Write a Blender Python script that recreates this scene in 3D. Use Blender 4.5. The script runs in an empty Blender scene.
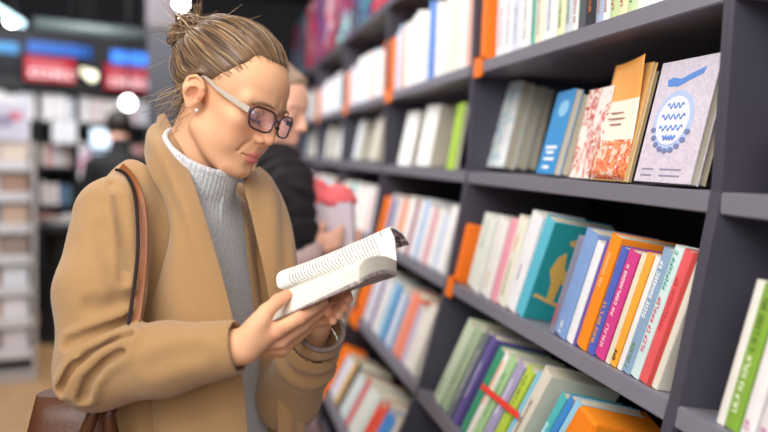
import bpy, bmesh, math, random
import numpy as np
from mathutils import Vector, Matrix
random.seed(7); np.random.seed(7)
sc = bpy.context.scene
C = sc.collection
PI = math.pi

# ------------------------------------------------------------------ camera
FPX = 747.0
CAMZ = 1.40
YAW, PITCH, ROLL = 0.2267, -0.0792, 0.0324
fw = Vector((math.sin(YAW)*math.cos(PITCH), math.cos(YAW)*math.cos(PITCH), math.sin(PITCH)))
_r = Vector((math.cos(YAW), -math.sin(YAW), 0)); _u = _r.cross(fw)
RT = _r*math.cos(ROLL) + _u*math.sin(ROLL)
UP = -_r*math.sin(ROLL) + _u*math.cos(ROLL)
CO = Vector((0, 0, CAMZ))
cd = bpy.data.cameras.new('camera'); cam = bpy.data.objects.new('camera', cd); C.objects.link(cam)
cd.sensor_width = 36; cd.lens = 36*FPX/768; cd.clip_start = .05; cd.clip_end = 60
M = Matrix.Identity(4)
for i in range(3):
    M[i][0] = RT[i]; M[i][1] = UP[i]; M[i][2] = -fw[i]; M[i][3] = CO[i]
cam.matrix_world = M
cd.dof.use_dof = True; cd.dof.focus_distance = 1.17; cd.dof.aperture_fstop = 1.5
sc.camera = cam

# ------------------------------------------------------------------ world, exposure, large lights
w = bpy.data.worlds.new('world'); sc.world = w; w.use_nodes = True
bg = w.node_tree.nodes['Background']; bg.inputs[0].default_value = (.86, .90, 1, 1); bg.inputs[1].default_value = .62
sc.view_settings.view_transform = 'Standard'; sc.view_settings.look = 'None'
sc.view_settings.exposure = 0.0; sc.view_settings.gamma = 1; sc.view_settings.use_curve_mapping = False
def area(name, loc, size, power, col, target=None, sizey=None):
    l = bpy.data.lights.new(name, 'AREA'); l.energy = power; l.color = col; l.shape = 'RECTANGLE'
    l.size = size; l.size_y = sizey or size
    o = bpy.data.objects.new(name, l); C.objects.link(o); o.location = loc
    d = (Vector(target) - Vector(loc)) if target else Vector((0, 0, -1))
    o.rotation_euler = d.to_track_quat('-Z', 'Y').to_euler()
    return o
area('ceiling_light_aisle', (-.9, .0, 2.75), 1.6, 62, (1, .96, .91), (.1, 1.3, 1.2))
area('camera_side_fill', (-.5, -1.2, 2.5), 1.8, 44, (1, .96, .92), (.2, 1.3, 1.3))  # unseen soft fill added behind the camera to brighten the sides facing it
area('ceiling_light_right', (.25, 1.1, 2.95), .6, 13, (1, .90, .76), (.0, 1.35, 1.5))
area('ceiling_light_mid', (-.4, 2.9, 2.95), 1.2, 74, (1, .97, .95), (.5, 3.2, 1.2))
area('ceiling_light_far', (-.6, 5.0, 2.95), 1.6, 100, (1, .97, .95), (.0, 5.8, 1.2))
area('ceiling_light_left', (-2.4, 4.2, 2.95), 1.2, 44, (.93, .96, 1), (-1.9, 5.4, 1.3))

# ------------------------------------------------------------------ helpers
def lin(c):
    if isinstance(c, str):
        c = tuple(int(c[i:i+2], 16) for i in (0, 2, 4))
    return tuple(((v/255)/12.92 if v/255 <= .04045 else ((v/255+.055)/1.055)**2.4) for v in c)+(1,)
MC = {}
def mat(name, col, rough=.6, metal=0, noise=0, nscale=40, bump=0, bscale=200, spec=.5, emit=0, alpha=None, trans=0, sss=0):
    key = (name, str(col), rough)
    if key in MC: return MC[key]
    m = bpy.data.materials.new(name); m.use_nodes = True; nt = m.node_tree; b = nt.nodes['Principled BSDF']
    c = lin(col)
    b.inputs['Base Color'].default_value = c; b.inputs['Roughness'].default_value = rough
    b.inputs['Metallic'].default_value = metal; b.inputs['Specular IOR Level'].default_value = spec
    if trans: b.inputs['Transmission Weight'].default_value = trans
    if sss:
        b.inputs['Subsurface Weight'].default_value = sss; b.inputs['Subsurface Radius'].default_value = (.012, .005, .003)
        b.inputs['Subsurface Scale'].default_value = 1
    if emit:
        b.inputs['Emission Color'].default_value = c; b.inputs['Emission Strength'].default_value = emit
    tc = nt.nodes.new('ShaderNodeTexCoord')
    if noise:
        n = nt.nodes.new('ShaderNodeTexNoise'); n.inputs['Scale'].default_value = nscale; n.inputs['Detail'].default_value = 4
        nt.links.new(tc.outputs['Object'], n.inputs['Vector'])
        mx = nt.nodes.new('ShaderNodeMix'); mx.data_type = 'RGBA'
        mx.inputs[6].default_value = tuple(v*(1-noise) for v in c[:3])+(1,); mx.inputs[7].default_value = tuple(min(1, v*(1+noise)) for v in c[:3])+(1,)
        nt.links.new(n.outputs['Fac'], mx.inputs[0]); nt.links.new(mx.outputs[2], b.inputs['Base Color'])
    if bump:
        n = nt.nodes.new('ShaderNodeTexNoise'); n.inputs['Scale'].default_value = bscale; n.inputs['Detail'].default_value = 3
        nt.links.new(tc.outputs['Object'], n.inputs['Vector'])
        bp = nt.nodes.new('ShaderNodeBump'); bp.inputs['Strength'].default_value = bump; bp.inputs['Distance'].default_value = .002
        nt.links.new(n.outputs['Fac'], bp.inputs['Height']); nt.links.new(bp.outputs[0], b.inputs['Normal'])
    MC[key] = m
    return m
def blotch(name, base, cols, scale=8, stretch=(1, 1, 1), seed=0, rough=.4):
    """printed cover art: flat patches of colour chosen by noise"""
    m = bpy.data.materials.new(name); m.use_nodes = True; nt = m.node_tree; b = nt.nodes['Principled BSDF']
    b.inputs['Roughness'].default_value = rough
    tc = nt.nodes.new('ShaderNodeTexCoord'); mp = nt.nodes.new('ShaderNodeMapping')
    mp.inputs['Scale'].default_value = stretch; mp.inputs['Location'].default_value = (seed*3.1, seed*1.7, seed)
    n = nt.nodes.new('ShaderNodeTexNoise'); n.inputs['Scale'].default_value = scale; n.inputs['Detail'].default_value = 2
    cr = nt.nodes.new('ShaderNodeValToRGB'); cr.color_ramp.interpolation = 'CONSTANT'
    el = cr.color_ramp.elements; el[0].position = 0; el[0].color = lin(base)
    k = len(cols); el[1].position = .46; el[1].color = lin(cols[0])
    for i, c in enumerate(cols[1:]):
        e = el.new(.46 + (i+1)*.22/max(1, k)); e.color = lin(c)
    e = el.new(.68); e.color = lin(base)
    nt.links.new(tc.outputs['Object'], mp.inputs[0]); nt.links.new(mp.outputs[0], n.inputs['Vector'])
    nt.links.new(n.outputs['Fac'], cr.inputs[0]); nt.links.new(cr.outputs[0], b.inputs['Base Color'])
    return m
def link(name, bm_or_me, mats, parent=None, smooth=False):
    if isinstance(bm_or_me, bmesh.types.BMesh):
        me = bpy.data.meshes.new(name); bmesh.ops.recalc_face_normals(bm_or_me, faces=bm_or_me.faces); bm_or_me.to_mesh(me); bm_or_me.free()
    else: me = bm_or_me
    for m in (mats if isinstance(mats, (list, tuple)) else [mats]): me.materials.append(m)
    if smooth: me.polygons.foreach_set('use_smooth', [True]*len(me.polygons))
    o = bpy.data.objects.new(name, me); C.objects.link(o)
    if parent: o.parent = parent
    return o
def tag(o, label=None, cat=None, group=None, kind=None):
    if label: o['label'] = label
    if cat: o['category'] = cat
    if group: o['group'] = group
    if kind: o['kind'] = kind
    return o
def empty(name, loc=(0, 0, 0), label=None, cat=None, group=None, mw=None):
    o = bpy.data.objects.new(name, None); C.objects.link(o); o.empty_display_size = .05
    if mw is not None: o.matrix_world = mw
    else: o.location = loc
    return tag(o, label, cat, group)
def bx(bm, x0, x1, y0, y1, z0, z1, mi=0, M=None):
    vs = [bm.verts.new((x, y, z)) for x in (x0, x1) for y in (y0, y1) for z in (z0, z1)]
    if M is not None:
        for v in vs: v.co = M @ v.co
    for idx in ((0, 1, 3, 2), (4, 6, 7, 5), (0, 4, 5, 1), (2, 3, 7, 6), (0, 2, 6, 4), (1, 5, 7, 3)):
        f = bm.faces.new([vs[i] for i in idx]); f.material_index = mi
    return vs
def box(name, x0, x1, y0, y1, z0, z1, m, parent=None, bev=0):
    bm = bmesh.new(); bx(bm, x0, x1, y0, y1, z0, z1)
    if bev: bmesh.ops.bevel(bm, geom=bm.edges[:], offset=bev, segments=2, affect='EDGES')
    return link(name, bm, m, parent)
def prism_y(name, pts, y0, y1, m, parent=None, bev=0):
    bm = bmesh.new(); a = [bm.verts.new((x, y0, z)) for x, z in pts]; b = [bm.verts.new((x, y1, z)) for x, z in pts]
    bm.faces.new(a); bm.faces.new(b[::-1]); n = len(pts)
    for i in range(n): bm.faces.new([a[i], b[i], b[(i+1) % n], a[(i+1) % n]])
    if bev: bmesh.ops.bevel(bm, geom=bm.edges[:], offset=bev, segments=2, affect='EDGES')
    return link(name, bm, m, parent)
def tube(bm, pts, rad, seg=8, mi=0, caps=True):
    rings = []; n = len(pts); pts = [Vector(p) for p in pts]; prev = None
    for i, p in enumerate(pts):
        t = (pts[min(i+1, n-1)]-pts[max(i-1, 0)]).normalized()
        a = Vector((0, 0, 1)) if abs(t.z) < .9 else Vector((1, 0, 0))
        if prev is not None: a = prev
        s = t.cross(a).normalized(); q = s.cross(t).normalized(); prev = q
        r = rad[i] if isinstance(rad, (list, tuple)) else rad
        rings.append([bm.verts.new(p + s*math.cos(k*2*PI/seg)*r + q*math.sin(k*2*PI/seg)*r) for k in range(seg)])
    for i in range(n-1):
        for k in range(seg):
            f = bm.faces.new([rings[i][k], rings[i][(k+1) % seg], rings[i+1][(k+1) % seg], rings[i+1][k]]); f.material_index = mi; f.smooth = True
    if caps and n > 1:
        bm.faces.new(rings[0][::-1]).material_index = mi; bm.faces.new(rings[-1]).material_index = mi
def deg(a): return math.radians(a)
def ray(px, py): return (fw + RT*((px-384)/FPX) + UP*((216-py)/FPX))
def CP(px, py, d): return CO + ray(px, py)*d          # pixel direction at depth d (metres along the view axis)
def hit(px, py, P0, n):
    r = ray(px, py); t = (Vector(P0)-CO).dot(n)/r.dot(n); return CO + r*t
def proj(P):
    d = Vector(P)-CO; z = d.dot(fw); return 384+FPX*d.dot(RT)/z, 216-FPX*d.dot(UP)/z
def yat(px, X, Z):
    """Y of the point on the line (X, *, Z) seen at picture column px"""
    a, b = .3, 12.
    for _ in range(50):
        m_ = (a+b)/2
        if proj((X, m_, Z))[0] > px: a = m_
        else: b = m_
    return (a+b)/2

# ------------------------------------------------------------------ structure
Y1, W = .879, 1.012
XA = .66
ZA, ZB, ZC, ZD, ZE = CAMZ+.249, CAMZ-.0325, CAMZ-.3205, CAMZ-.613, CAMZ-.90
XC, XD, XE = .616, .5475, .435
ZT = CAMZ+.575
wood = mat('oak_floor', '9c7a55', .45, noise=.35, nscale=6)
flo = box('floor', -6, 2.2, -2, 9, -.1, 0, wood); tag(flo, kind='structure')
darkc = mat('black_ceiling', '141316', .8, noise=.3, nscale=3)
tag(box('ceiling', -6, 2.2, -2, 9, 3.1, 3.2, darkc), kind='structure')
wl = mat('charcoal_wall', '2a2a30', .8, noise=.2, nscale=3)
tag(box('wall_back', -6, 2.2, 8.6, 8.75, 0, 3.1, wl), kind='structure')
tag(box('wall_right', 1.3, 1.4, -2, 8.6, 0, 3.1, wl), kind='structure')
tag(box('wall_left', -6.1, -6, -2, 9, 0, 3.1, wl), kind='structure')

ORD = ['first', 'second', 'third', 'fourth', 'fifth', 'sixth', 'seventh', 'eighth', 'ninth', 'tenth', 'eleventh', 'twelfth', 'thirteenth', 'fourteenth', 'fifteenth', 'sixteenth', 'seventeenth', 'eighteenth', 'nineteenth', 'twentieth', 'twenty-first', 'twenty-second', 'twenty-third', 'twenty-fourth', 'twenty-fifth', 'twenty-sixth', 'twenty-seventh', 'twenty-eighth', 'twenty-ninth', 'thirtieth']+['later']*40
shelfm = mat('charcoal_laminate', '7a7884', .38, noise=.06, nscale=30)
sidem = mat('dark_laminate', '454350', .42, noise=.08, nscale=20)
backm = mat('black_back_panel', '131216', .7)
BACK = 1.02
FR = [(XA, ZT), (XA, ZB), (XC, ZC), (XD, ZD), (XE, ZE), (.40, 0.0)]     # front profile of an upright (x, z)
def slant(r):   # unit vector of the front profile above shelf row r, pointing up
    i = {'A': 0, 'B': 1, 'C': 2, 'D': 3, 'E': 4}[r]
    a, b = FR[i+0], FR[i+1]
    if r == 'A' or r == 'B': return Vector((0, 0, 1))
    a, b = FR[i-1], FR[i]
    return Vector((a[0]-b[0], 0, a[1]-b[1])).normalized()
BAYN = ['bay at the right edge', 'nearest full bay', 'second bay', 'third bay', 'fourth bay', 'fifth bay', 'sixth bay']
bay = lambda k: (Y1+(k-1)*W, Y1+k*W)
for k in range(0, 7):
    y0, y1 = bay(k)
    u = empty('bookcase', (XA, y0, 0), 'charcoal wall bookcase with slanted lower shelves, '+['cut off by the right picture edge', 'nearest one seen in full', 'second in full from the right', 'third in full from the right', 'fourth in full from the right', 'fifth in full from the right', 'farthest of the row'][k], 'bookcase', 'bookcases along the right wall')
    inv = Matrix.Translation((-XA, -y0, 0))
    T = .0115
    prof = FR+[(BACK+.02, 0), (BACK+.02, ZT)]
    for (a, b) in ((y0, y0+T), (y1-T, y1)):
        o = prism_y('side_panel', prof, a, b, sidem, u, .0012); o.data.transform(inv)
    o = box('back_panel', BACK, BACK+.012, y0+T, y1-T, 0, ZT, backm, u); o.data.transform(inv)
    for r, X, Z in (('A', XA, ZA), ('B', XA, ZB), ('C', XC, ZC), ('D', XD, ZD), ('E', XE, ZE)):
        s = slant(r); q = Vector((s.z, 0, -s.x))     # q: into the case, perpendicular to the front
        if r in 'AB': q = Vector((1, 0, 0))
        th = .030 if r != 'A' else .030
        e = (BACK-X)/q.x
        p0 = Vector((X-.002, 0, Z)); p1 = p0+q*e; dn = -Vector((s.x, 0, s.z))*th
        o = prism_y('shelf', [(p.x, p.z) for p in (p0, p1, p1+dn, p0+dn)], y0+T, y1-T, shelfm, u, .002); o.data.transform(inv)
    o = box('top_board', XA-.01, BACK+.02, y0, y1, ZT, ZT+.03, sidem, u); o.data.transform(inv)
    o = box('plinth', .43, .45, y0+T, y1-T, 0, .35, sidem, u); o.data.transform(inv)

# ------------------------------------------------------------------ books
paper = mat('page_edges', 'c9c1ad', .8, noise=.12, nscale=300)
paperw = mat('white_page_edges', 'dddad2', .8, noise=.08, nscale=300)
rowcount = {}
ROWN = {'A': 'top visible shelf', 'B': 'eye-level shelf', 'C': 'chest-high shelf', 'D': 'waist-high shelf', 'E': 'lowest visible shelf'}
CN = {}
def cname(hexc):
    import colorsys
    r, g, b = [int(hexc[i:i+2], 16)/255 for i in (0, 2, 4)]; h, l, s = colorsys.rgb_to_hls(r, g, b); h *= 360
    if l > .82 and s < .6: return 'white'
    if s < .16: return 'black' if l < .2 else 'dark grey' if l < .4 else 'grey' if l < .65 else 'pale grey'
    n = 'red' if h < 14 or h > 345 else 'orange' if h < 34 else 'yellow' if h < 62 else 'green' if h < 160 else 'teal' if h < 195 else 'blue' if h < 250 else 'purple' if h < 295 else 'pink'
    if n in ('orange', 'yellow') and s < .45: n = 'cream' if l > .6 else 'brown'
    if n == 'red' and l > .7: n = 'pink'
    return ('dark ' if l < .28 else 'pale ' if l > .68 and n != 'cream' else '')+n
def orient(Y, X, Z, s, lean, yaw=0):
    """frame at a spot on a shelf: local x = into the case, y = along the shelf (away), z = up; lean>0 tips the top toward the camera end"""
    z = Vector(s).normalized(); y = Vector((0, 1, 0)); x = y.cross(z).normalized()
    R = Matrix((x, y, z)).transposed() @ Matrix.Rotation(lean, 3, 'X') @ Matrix.Rotation(yaw, 3, 'Z')
    Mx = R.to_4x4(); Mx.translation = Vector((X, Y, Z)); return Mx
def book_mesh(h, t, d, near):
    """spine at x=0, thickness along -y (toward camera), height z"""
    cv = bmesh.new(); ct = .0016 if t > .006 else .0008
    # cover: rounded spine strip + two boards as one bent sheet
    n = 5; prof = []
    prof.append((d, 0))
    prof.append((.004, 0))
    for i in range(n+1):
        a = PI*i/n; prof.append((.004-.004*math.sin(a) if 0 < i < n else .003, -t/2+t/2*math.cos(a)))
    prof.append((.004, -t)); prof.append((d, -t))
    # offset inward
    inner = [(d, -ct), (.004, -ct)]+[(ct*1.6+ (.004-.004*math.sin(PI*i/n)), -t/2+(t/2-ct)*math.cos(PI*i/n)) for i in range(n+1)]+[(.004, -t+ct), (d, -t+ct)]
    N = len(prof); vs = [[], [], [], []]
    for (x, y) in prof: vs[0].append(cv.verts.new((x, y, 0))); vs[1].append(cv.verts.new((x, y, h)))
    for (x, y) in inner: vs[2].append(cv.verts.new((x, y, 0))); vs[3].append(cv.verts.new((x, y, h)))
    for i in range(N-1):
        cv.faces.new([vs[0][i], vs[0][i+1], vs[1][i+1], vs[1][i]]); cv.faces.new([vs[2][i+1], vs[2][i], vs[3][i], vs[3][i+1]])
        cv.faces.new([vs[1][i], vs[1][i+1], vs[3][i+1], vs[3][i]]); cv.faces.new([vs[0][i+1], vs[0][i], vs[2][i], vs[2][i+1]])
    for i in (0, N-1):
        cv.faces.new([vs[0][i], vs[1][i], vs[3][i], vs[2][i]])
    pg = bmesh.new(); m = .002 if t > .02 else .001
    bx(pg, .006, d-.002, -t+ct*1.05, -ct*1.05, m, h-m)
    if not near:
        bx(cv, .006, d-.002, -t+ct*1.05, -ct*1.05, m, h-m, 1); pg.free(); return cv, None
    return cv, pg
COVER = {}
def cover_mat(c, alt=None):
    k = (c, alt)
    if k not in COVER:
        COVER[k] = mat('printed_cover_'+cname(c).replace(' ', '_'), c, .42, noise=.10, nscale=25) if not alt else blotch('printed_cover_art', c, alt, 26, (1, 1, .6), len(COVER))
    return COVER[k]
def lettering(parent, h, t, col, z0, z1, kind='up', name='spine_lettering', seed=0):
    """a line of small printed characters running up the spine, built as thin strokes"""
    rnd = random.Random(seed); bm = bmesh.new(); z = z0*h; hh = min(t*.40, .0074)
    while z < z1*h:
        lw = hh*rnd.choice((.55, .65, .75, .3)); y = -t/2
        st = hh*.16; x = -.0006
        a, b = y-hh/2, y+hh/2
        kind_ = rnd.randint(0, 4)
        def q(y0, y1, za, zb): bx(bm, x, x+.0012, y0, y1, za, zb)
        q(a, b, z, z+st)
        if kind_ in (0, 2): q(a, b, z+lw-st, z+lw)
        if kind_ in (0, 1, 3): q(b-st, b, z, z+lw)
        if kind_ in (1, 2): q(y-st/2, y+st/2, z, z+lw)
        if kind_ in (3, 0, 4): q(a, a+st, z, z+lw)
        z += lw+hh*.28
        if rnd.random() < .14: z += hh*.5
    return link(name, bm, mat('print_'+cname(col).replace(' ', '_'), col, .5), parent)
bookn = {}
def book(k, row, Mx, h, t, d, col, near=False, text=None, alt=None, pale=False, art=None, extra='', lab=None):
    key = (k, row); bookn[key] = bookn.get(key, 0)+1
    nm = ORD[bookn[key]-1]
    kind = 'paperback'
    label = lab or f'{cname(col)} {kind}{extra}, {nm} from left, {ROWN[row]}, {BAYN[k]}'
    group = f'books on the {ROWN[row]} of the {BAYN[k]}'
    cv, pg = book_mesh(h, t, d, near)
    cm = cover_mat(col, alt)
    if near:
        e = empty('book', mw=Mx, label=label, cat='book', group=group)
        c = link('cover', cv, cm, e); p = link('pages', pg, paperw if pale else paper, e)
        if text:
            for (tc_, a, b) in text: lettering(c, h, t, tc_, a, b, seed=int(a*97+h*1e5))
        return e, c
    o = link('book', cv, [cm, paper]); o.matrix_world = Mx; tag(o, label, 'book', group); return o, o
XR = {'A': XA, 'B': XA, 'C': XC, 'D': XD, 'E': XE}; ZR = {'A': ZA, 'B': ZB, 'C': ZC, 'D': ZD, 'E': ZE}
def row_px(k, row, items, inset=.008, near=True, depth=.125, start=None, tf=1.0):
    """items: (top_left px, low point on the left edge px, spine width px at the top, colour, opts)"""
    s = slant(row); X, Z = XR[row], ZR[row]
    qx = Vector((s.z, 0, -s.x)) if row not in 'AB' else Vector((1, 0, 0))
    P0 = Vector((X, 0, Z))+qx*inset; n = qx
    y0, y1 = bay(k); lim = y1-.0125 if start is None else start
    raw = []
    for it in items:
        A = hit(*it[0], P0, n)-P0; B = hit(*it[1], P0, n)-P0
        raw.append(math.atan2(-(A.y-B.y), A.dot(s)-B.dot(s)))
    blocks = []
    for v in raw:                       # each book leans on its camera-side neighbour: lean never decreases along the row
        blocks.append([v, 1])
        while len(blocks) > 1 and blocks[-2][0] > blocks[-1][0]:
            b2 = blocks.pop(); b1 = blocks.pop(); blocks.append([(b1[0]*b1[1]+b2[0]*b2[1])/(b1[1]+b2[1]), b1[1]+b2[1]])
    leans = [b[0] for b in blocks for _ in range(b[1])]
    for it, lean in zip(items, leans):
        (tx, ty), (lx, ly), wpx, col = it[:4]; o = it[4] if len(it) > 4 else {}
        A = hit(tx, ty, P0, n)-P0; B = hit(lx, ly, P0, n)-P0; R_ = hit(tx+wpx, ty+wpx*.35, P0, n)-P0
        ah, bh = A.dot(s), B.dot(s)
        base = A.y+ah*math.tan(lean)
        h = ah/math.cos(lean); t = abs(A.y-R_.y)*math.cos(lean)*.98
        t = max(t*tf, .006); foot = t/math.cos(lean)
        # leaning books touch along their long sides: their low corner stands on the shelf
        base = min(base, lim)
        lim = base-foot-.0006
        d = o.get('d', depth)
        # the corner that touches is the camera-side one when leaning toward the camera
        lift = t*math.sin(lean) if lean > 0 else 0
        Mx = orient(base, P0.x, P0.z, s, lean)
        Mx = Mx @ Matrix.Translation((0, 0, 0))
        Mx.translation += s*(lift+.0006)
        h -= lift
        yield_ = book(k, row, Mx, h, t, d, col, near, o.get('text'), o.get('alt'), o.get('pale', False), extra=o.get('extra', ''))
        if o.get('fn'): o['fn'](*yield_, h, t, d)
    return lim

WT = 'e4e2de'
# row C, nearest full bay
rowC = [
 ((485, 212), (465.6, 283), 12, 'dfe3da', dict(text=[('6f9a6a', .55, .9)], pale=1)),
 ((499.5, 215), (480, 287), 10, 'e6e4e2', dict(text=[('d9b24a', .1, .3)], extra=' with a yellow mark')),
 ((511, 217), (492, 290), 7, 'e59bab', dict(extra=' with a worn spine')),
 ((518, 214), (498, 292), 9, 'e2dfd0', dict(text=[('e06a38', .62, .78), ('7d8a5a', .1, .5)])),
 ((529, 209), (503, 297), 11, 'e6e6ea', dict(text=[('9a8aa8', .3, .45)], pale=1)),
 ((541.5, 213.5), (510, 307), 9, '58b6cc', dict(d=.15)),
]

rowC2 = [
 ((571, 233), (544, 318), 6, '7d7f95', dict(text=[('c23b4c', .08, .3)])),
 ((583, 226), (546, 329), 13, '7d9ccd', dict(text=[('e8e6e2', .03, .12)], d=.15)),
 ((597, 240), (566, 329), 8, 'e4e6ea', {}),
 ((605.5, 241), (574, 333), 3, '6d55a6', dict(extra=' narrow as a pamphlet')),
 ((610, 232), (576.5, 329), 11.5, 'f28a1e', dict(text=[('f7c98a', .55, .85)], d=.15)),
 ((621, 245.5), (592, 329), 7.5, '4f62b8', dict(text=[('e8a23c', .1, .5)])),
 ((629, 248), (600.5, 329), 11.5, 'cc3f86', dict(text=[('f0c6d8', .1, .3), ('f4dce6', .4, .85)])),
 ((641.5, 252), (614, 329), 5, 'ded7c0', {}),
 ((647, 252), (620, 329), 7, 'eda53a', dict(text=[('3c2c1c', .05, .12)])),
 ((655, 255), (627.5, 329), 5, 'e6e4e0', {}),
 ((661, 246), (632, 329), 10, '86a2bf', dict(text=[('f0f0f0', .45, .9), ('6b8a3a', .04, .22)])),
 ((672, 244), (644, 329), 10, 'c9dfdf', dict(text=[('3a9a86', .68, .95), ('d0476a', .2, .6)], pale=1)),
 ((683, 248), (656, 329), 10, 'dc5a5e', dict(text=[('c0404a', .4, .8)], d=.13)),
 ((692, 252), (668, 332), 5, 'b8443f', {}),
 ((694.5, 262), (672, 352), 7, 'dcd6c8', {}),
]
# the leaning spines, nearest full bay, chest-high shelf
def bookend(k, row, ytop, lean, w=.036, h=.165, d=.10, lab=None):
    """orange plastic divider: leaning block with a clip over the shelf edge; returns the free place after it"""
    X, Z = XR[row], ZR[row]; s = slant(row)
    qx = Vector((s.z, 0, -s.x)) if row not in 'AB' else Vector((1, 0, 0))
    P0 = Vector((X, 0, Z))+qx*.006+s*(w*math.sin(max(lean, 0))+.0006)
    Mx = orient(ytop, P0.x, P0.z, s, lean)
    e = empty('bookend', mw=Mx, label=lab or f'orange plastic bookend with edge clip, {ROWN[row]}, left end of {BAYN[k]}', cat='bookend', group='orange bookends on the wall shelves')
    m = mat('orange_plastic', 'f47a16', .42, noise=.04)
    box('divider_block', 0, d, -w, 0, 0, h, m, e, .003)
    c = bmesh.new(); bx(c, -.014, -.0085, -w*1.2, .004, -.040, .012); bx(c, -.014, -.001, -w*1.2, .004, .008, .012)
    o = link('edge_clip', c, m, e)
    o.matrix_local = Matrix.Rotation(-lean, 4, 'X') @ Matrix.Translation((0, 0, -w*math.sin(max(lean, 0))))
    return ytop-w/math.cos(lean)-.001
def title_patch(parent, t, h, rects, d):
    """flat printed areas on the camera-side board (local y = -t): (x0, x1, z0, z1, colour) as fractions"""
    for x0, x1, z0, z1, c in rects:
        bm = bmesh.new(); bx(bm, x0*d, x1*d, -t-.0006, -t+.0002, z0*h, z1*h)
        link('printed_panel', bm, mat('print_'+cname(c).replace(' ', '_'), c, .5), parent)
def poly_patch(parent, t, h, d, pts, c, name='printed_motif', lift=.0006):
    bm = bmesh.new(); a = [bm.verts.new((x*d, -t-lift, z*h)) for x, z in pts]; b = [bm.verts.new((x*d, -t+.0002, z*h)) for x, z in pts]
    bm.faces.new(a); bm.faces.new(b[::-1])
    for i in range(len(pts)): bm.faces.new([a[i], a[(i+1) % len(pts)], b[(i+1) % len(pts)], b[i]])
    return link(name, bm, mat('print_'+cname(c).replace(' ', '_'), c, .5), parent)
def circ(cx, cz, rx, rz, n=20, a0=0, a1=360): return [(cx+rx*math.cos(deg(a0+(a1-a0)*i/n)), cz+rz*math.sin(deg(a0+(a1-a0)*i/n))) for i in range(n)]
def teal_cover(e, c, h, t, d):
    poly_patch(c, t, h, d, [(.035, .004), (.998, .004), (.998, .996), (.035, .996)], '1f8f95', 'front_cover', .0004)
    P = lambda pts, col, lift=.0010: poly_patch(c, t, h, d, pts, col, 'printed_motif', lift)
    P([(.24, .66), (.34, .72), (.38, .56), (.52, .47), (.78, .46), (.76, .40), (.52, .38), (.40, .40), (.38, .22), (.28, .18), (.26, .40), (.18, .52)], 'd8ae58')
    P(circ(.46, .82, .13, .042), 'cfa75c'); P([(.06, .24), (.09, .27), (.97, .09), (.95, .06)], 'd9b26a', .0013)
    for z in (.66, .60, .54): P([(.62, z), (.90, z), (.90, z+.03), (.62, z+.03)], '74c6bd')
rowC[-1] = ((541.5, 213.5), (510, 307), 9, '58b6cc', dict(d=.15, fn=teal_cover, extra=' with yellow figure cover'))
y = bookend(1, 'C', yat(451, XC, ZC+.02), deg(7.5), h=.155, w=.031)
row_px(1, 'C', rowC, start=y)
yC2 = yat(543.5, XC, ZC)
row_px(1, 'C', rowC2, start=yC2, tf=.95)

# waist-high shelf, nearest full bay
rowD = [
 ((469, 319), (436.5, 388), 8, 'cfe0c6', dict(text=[('4d9a56', .06, .3)], d=.15)),
 ((478, 322), (446, 392), 8, 'a9bf9f', dict(text=[('7c8f76', .3, .7)])),
 ((487, 330), (452, 402), 4, '6f7484', dict(text=[('c9c9d0', .2, .8)])),
 ((493, 334), (457, 410), 5, '6a5aa0', dict(text=[('d0c8e6', .3, .7)])),
 ((500, 346), (465, 414), 6, '3d9a76', {}),
 ((506, 351), (471, 420), 5, 'f0ece6', dict(text=[('e8803a', .4, .9)])),
 ((512, 354), (476, 425), 7, 'a7cf96', dict(text=[('5c8d4e', .3, .8)])),
 ((520, 359), (484, 428), 8, 'a79fc4', dict(text=[('efeaf6', .4, .8)])),
 ((529, 365), (493, 432), 8, 'b9cf4a', dict(text=[('6d7f2a', .5, .9)])),
 ((538, 371), (500, 440), 4, '87c6e0', {}),
 ((546, 366), (510, 440), 10, 'd8d2c4', dict(d=.15, text=[('7c6b5a', .15, .7)], extra=', tall,')),
 ((562, 392), (533, 448), 7, '4fb4b8', dict(text=[('d8f0f0', .2, .7)])),
 ((570, 395), (541, 452), 6, '3f86c8', {}),
 ((577, 398), (547, 455), 6, '8fc4dc', {}),
]
lim = row_px(1, 'D', rowD)
# orange boxed set at the end of that shelf
s_ = slant('D'); Mx = orient(lim-.022, XD+.012, ZD, s_, deg(12)); Mx.translation += s_*.019
e = empty('slipcase', mw=Mx, label='wide orange slipcase at the right end of the waist-high shelf', cat='slipcase')
box('case', 0, .14, -.085, 0, 0, .205, mat('orange_card', 'ee8a1c', .5, noise=.05), e, .002)
box('case_lip', -.0015, .001, -.080, -.005, .006, .199, mat('amber_card', 'e57c10', .5), e)
# red paper band stretched diagonally across those spines
pa = hit(482, 386, (XD+.004, 0, ZD), Vector((s_.z, 0, -s_.x))); pb = hit(519, 416, (XD+.004, 0, ZD), Vector((s_.z, 0, -s_.x)))
bm = bmesh.new(); nn = Vector((s_.z, 0, -s_.x)); N = 12
a_ = []
for i in range(N+1):
    p = pa.lerp(pb, i/N)-nn*.0015; q = (pb-pa).normalized().cross(nn)*.0065
    a_.append([bm.verts.new(p+q), bm.verts.new(p-q), bm.verts.new(p-q+nn*.0008), bm.verts.new(p+q+nn*.0008)])
for i in range(N):
    for j in range(4): bm.faces.new([a_[i][j], a_[i][(j+1) % 4], a_[i+1][(j+1) % 4], a_[i+1][j]])
bm.faces.new(a_[0]); bm.faces.new(a_[-1][::-1])
tag(link('paper_band', bm, mat('red_paper', 'ea4234', .5)), 'red paper band running diagonally across spines on waist-high shelf', 'paper band')

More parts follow.
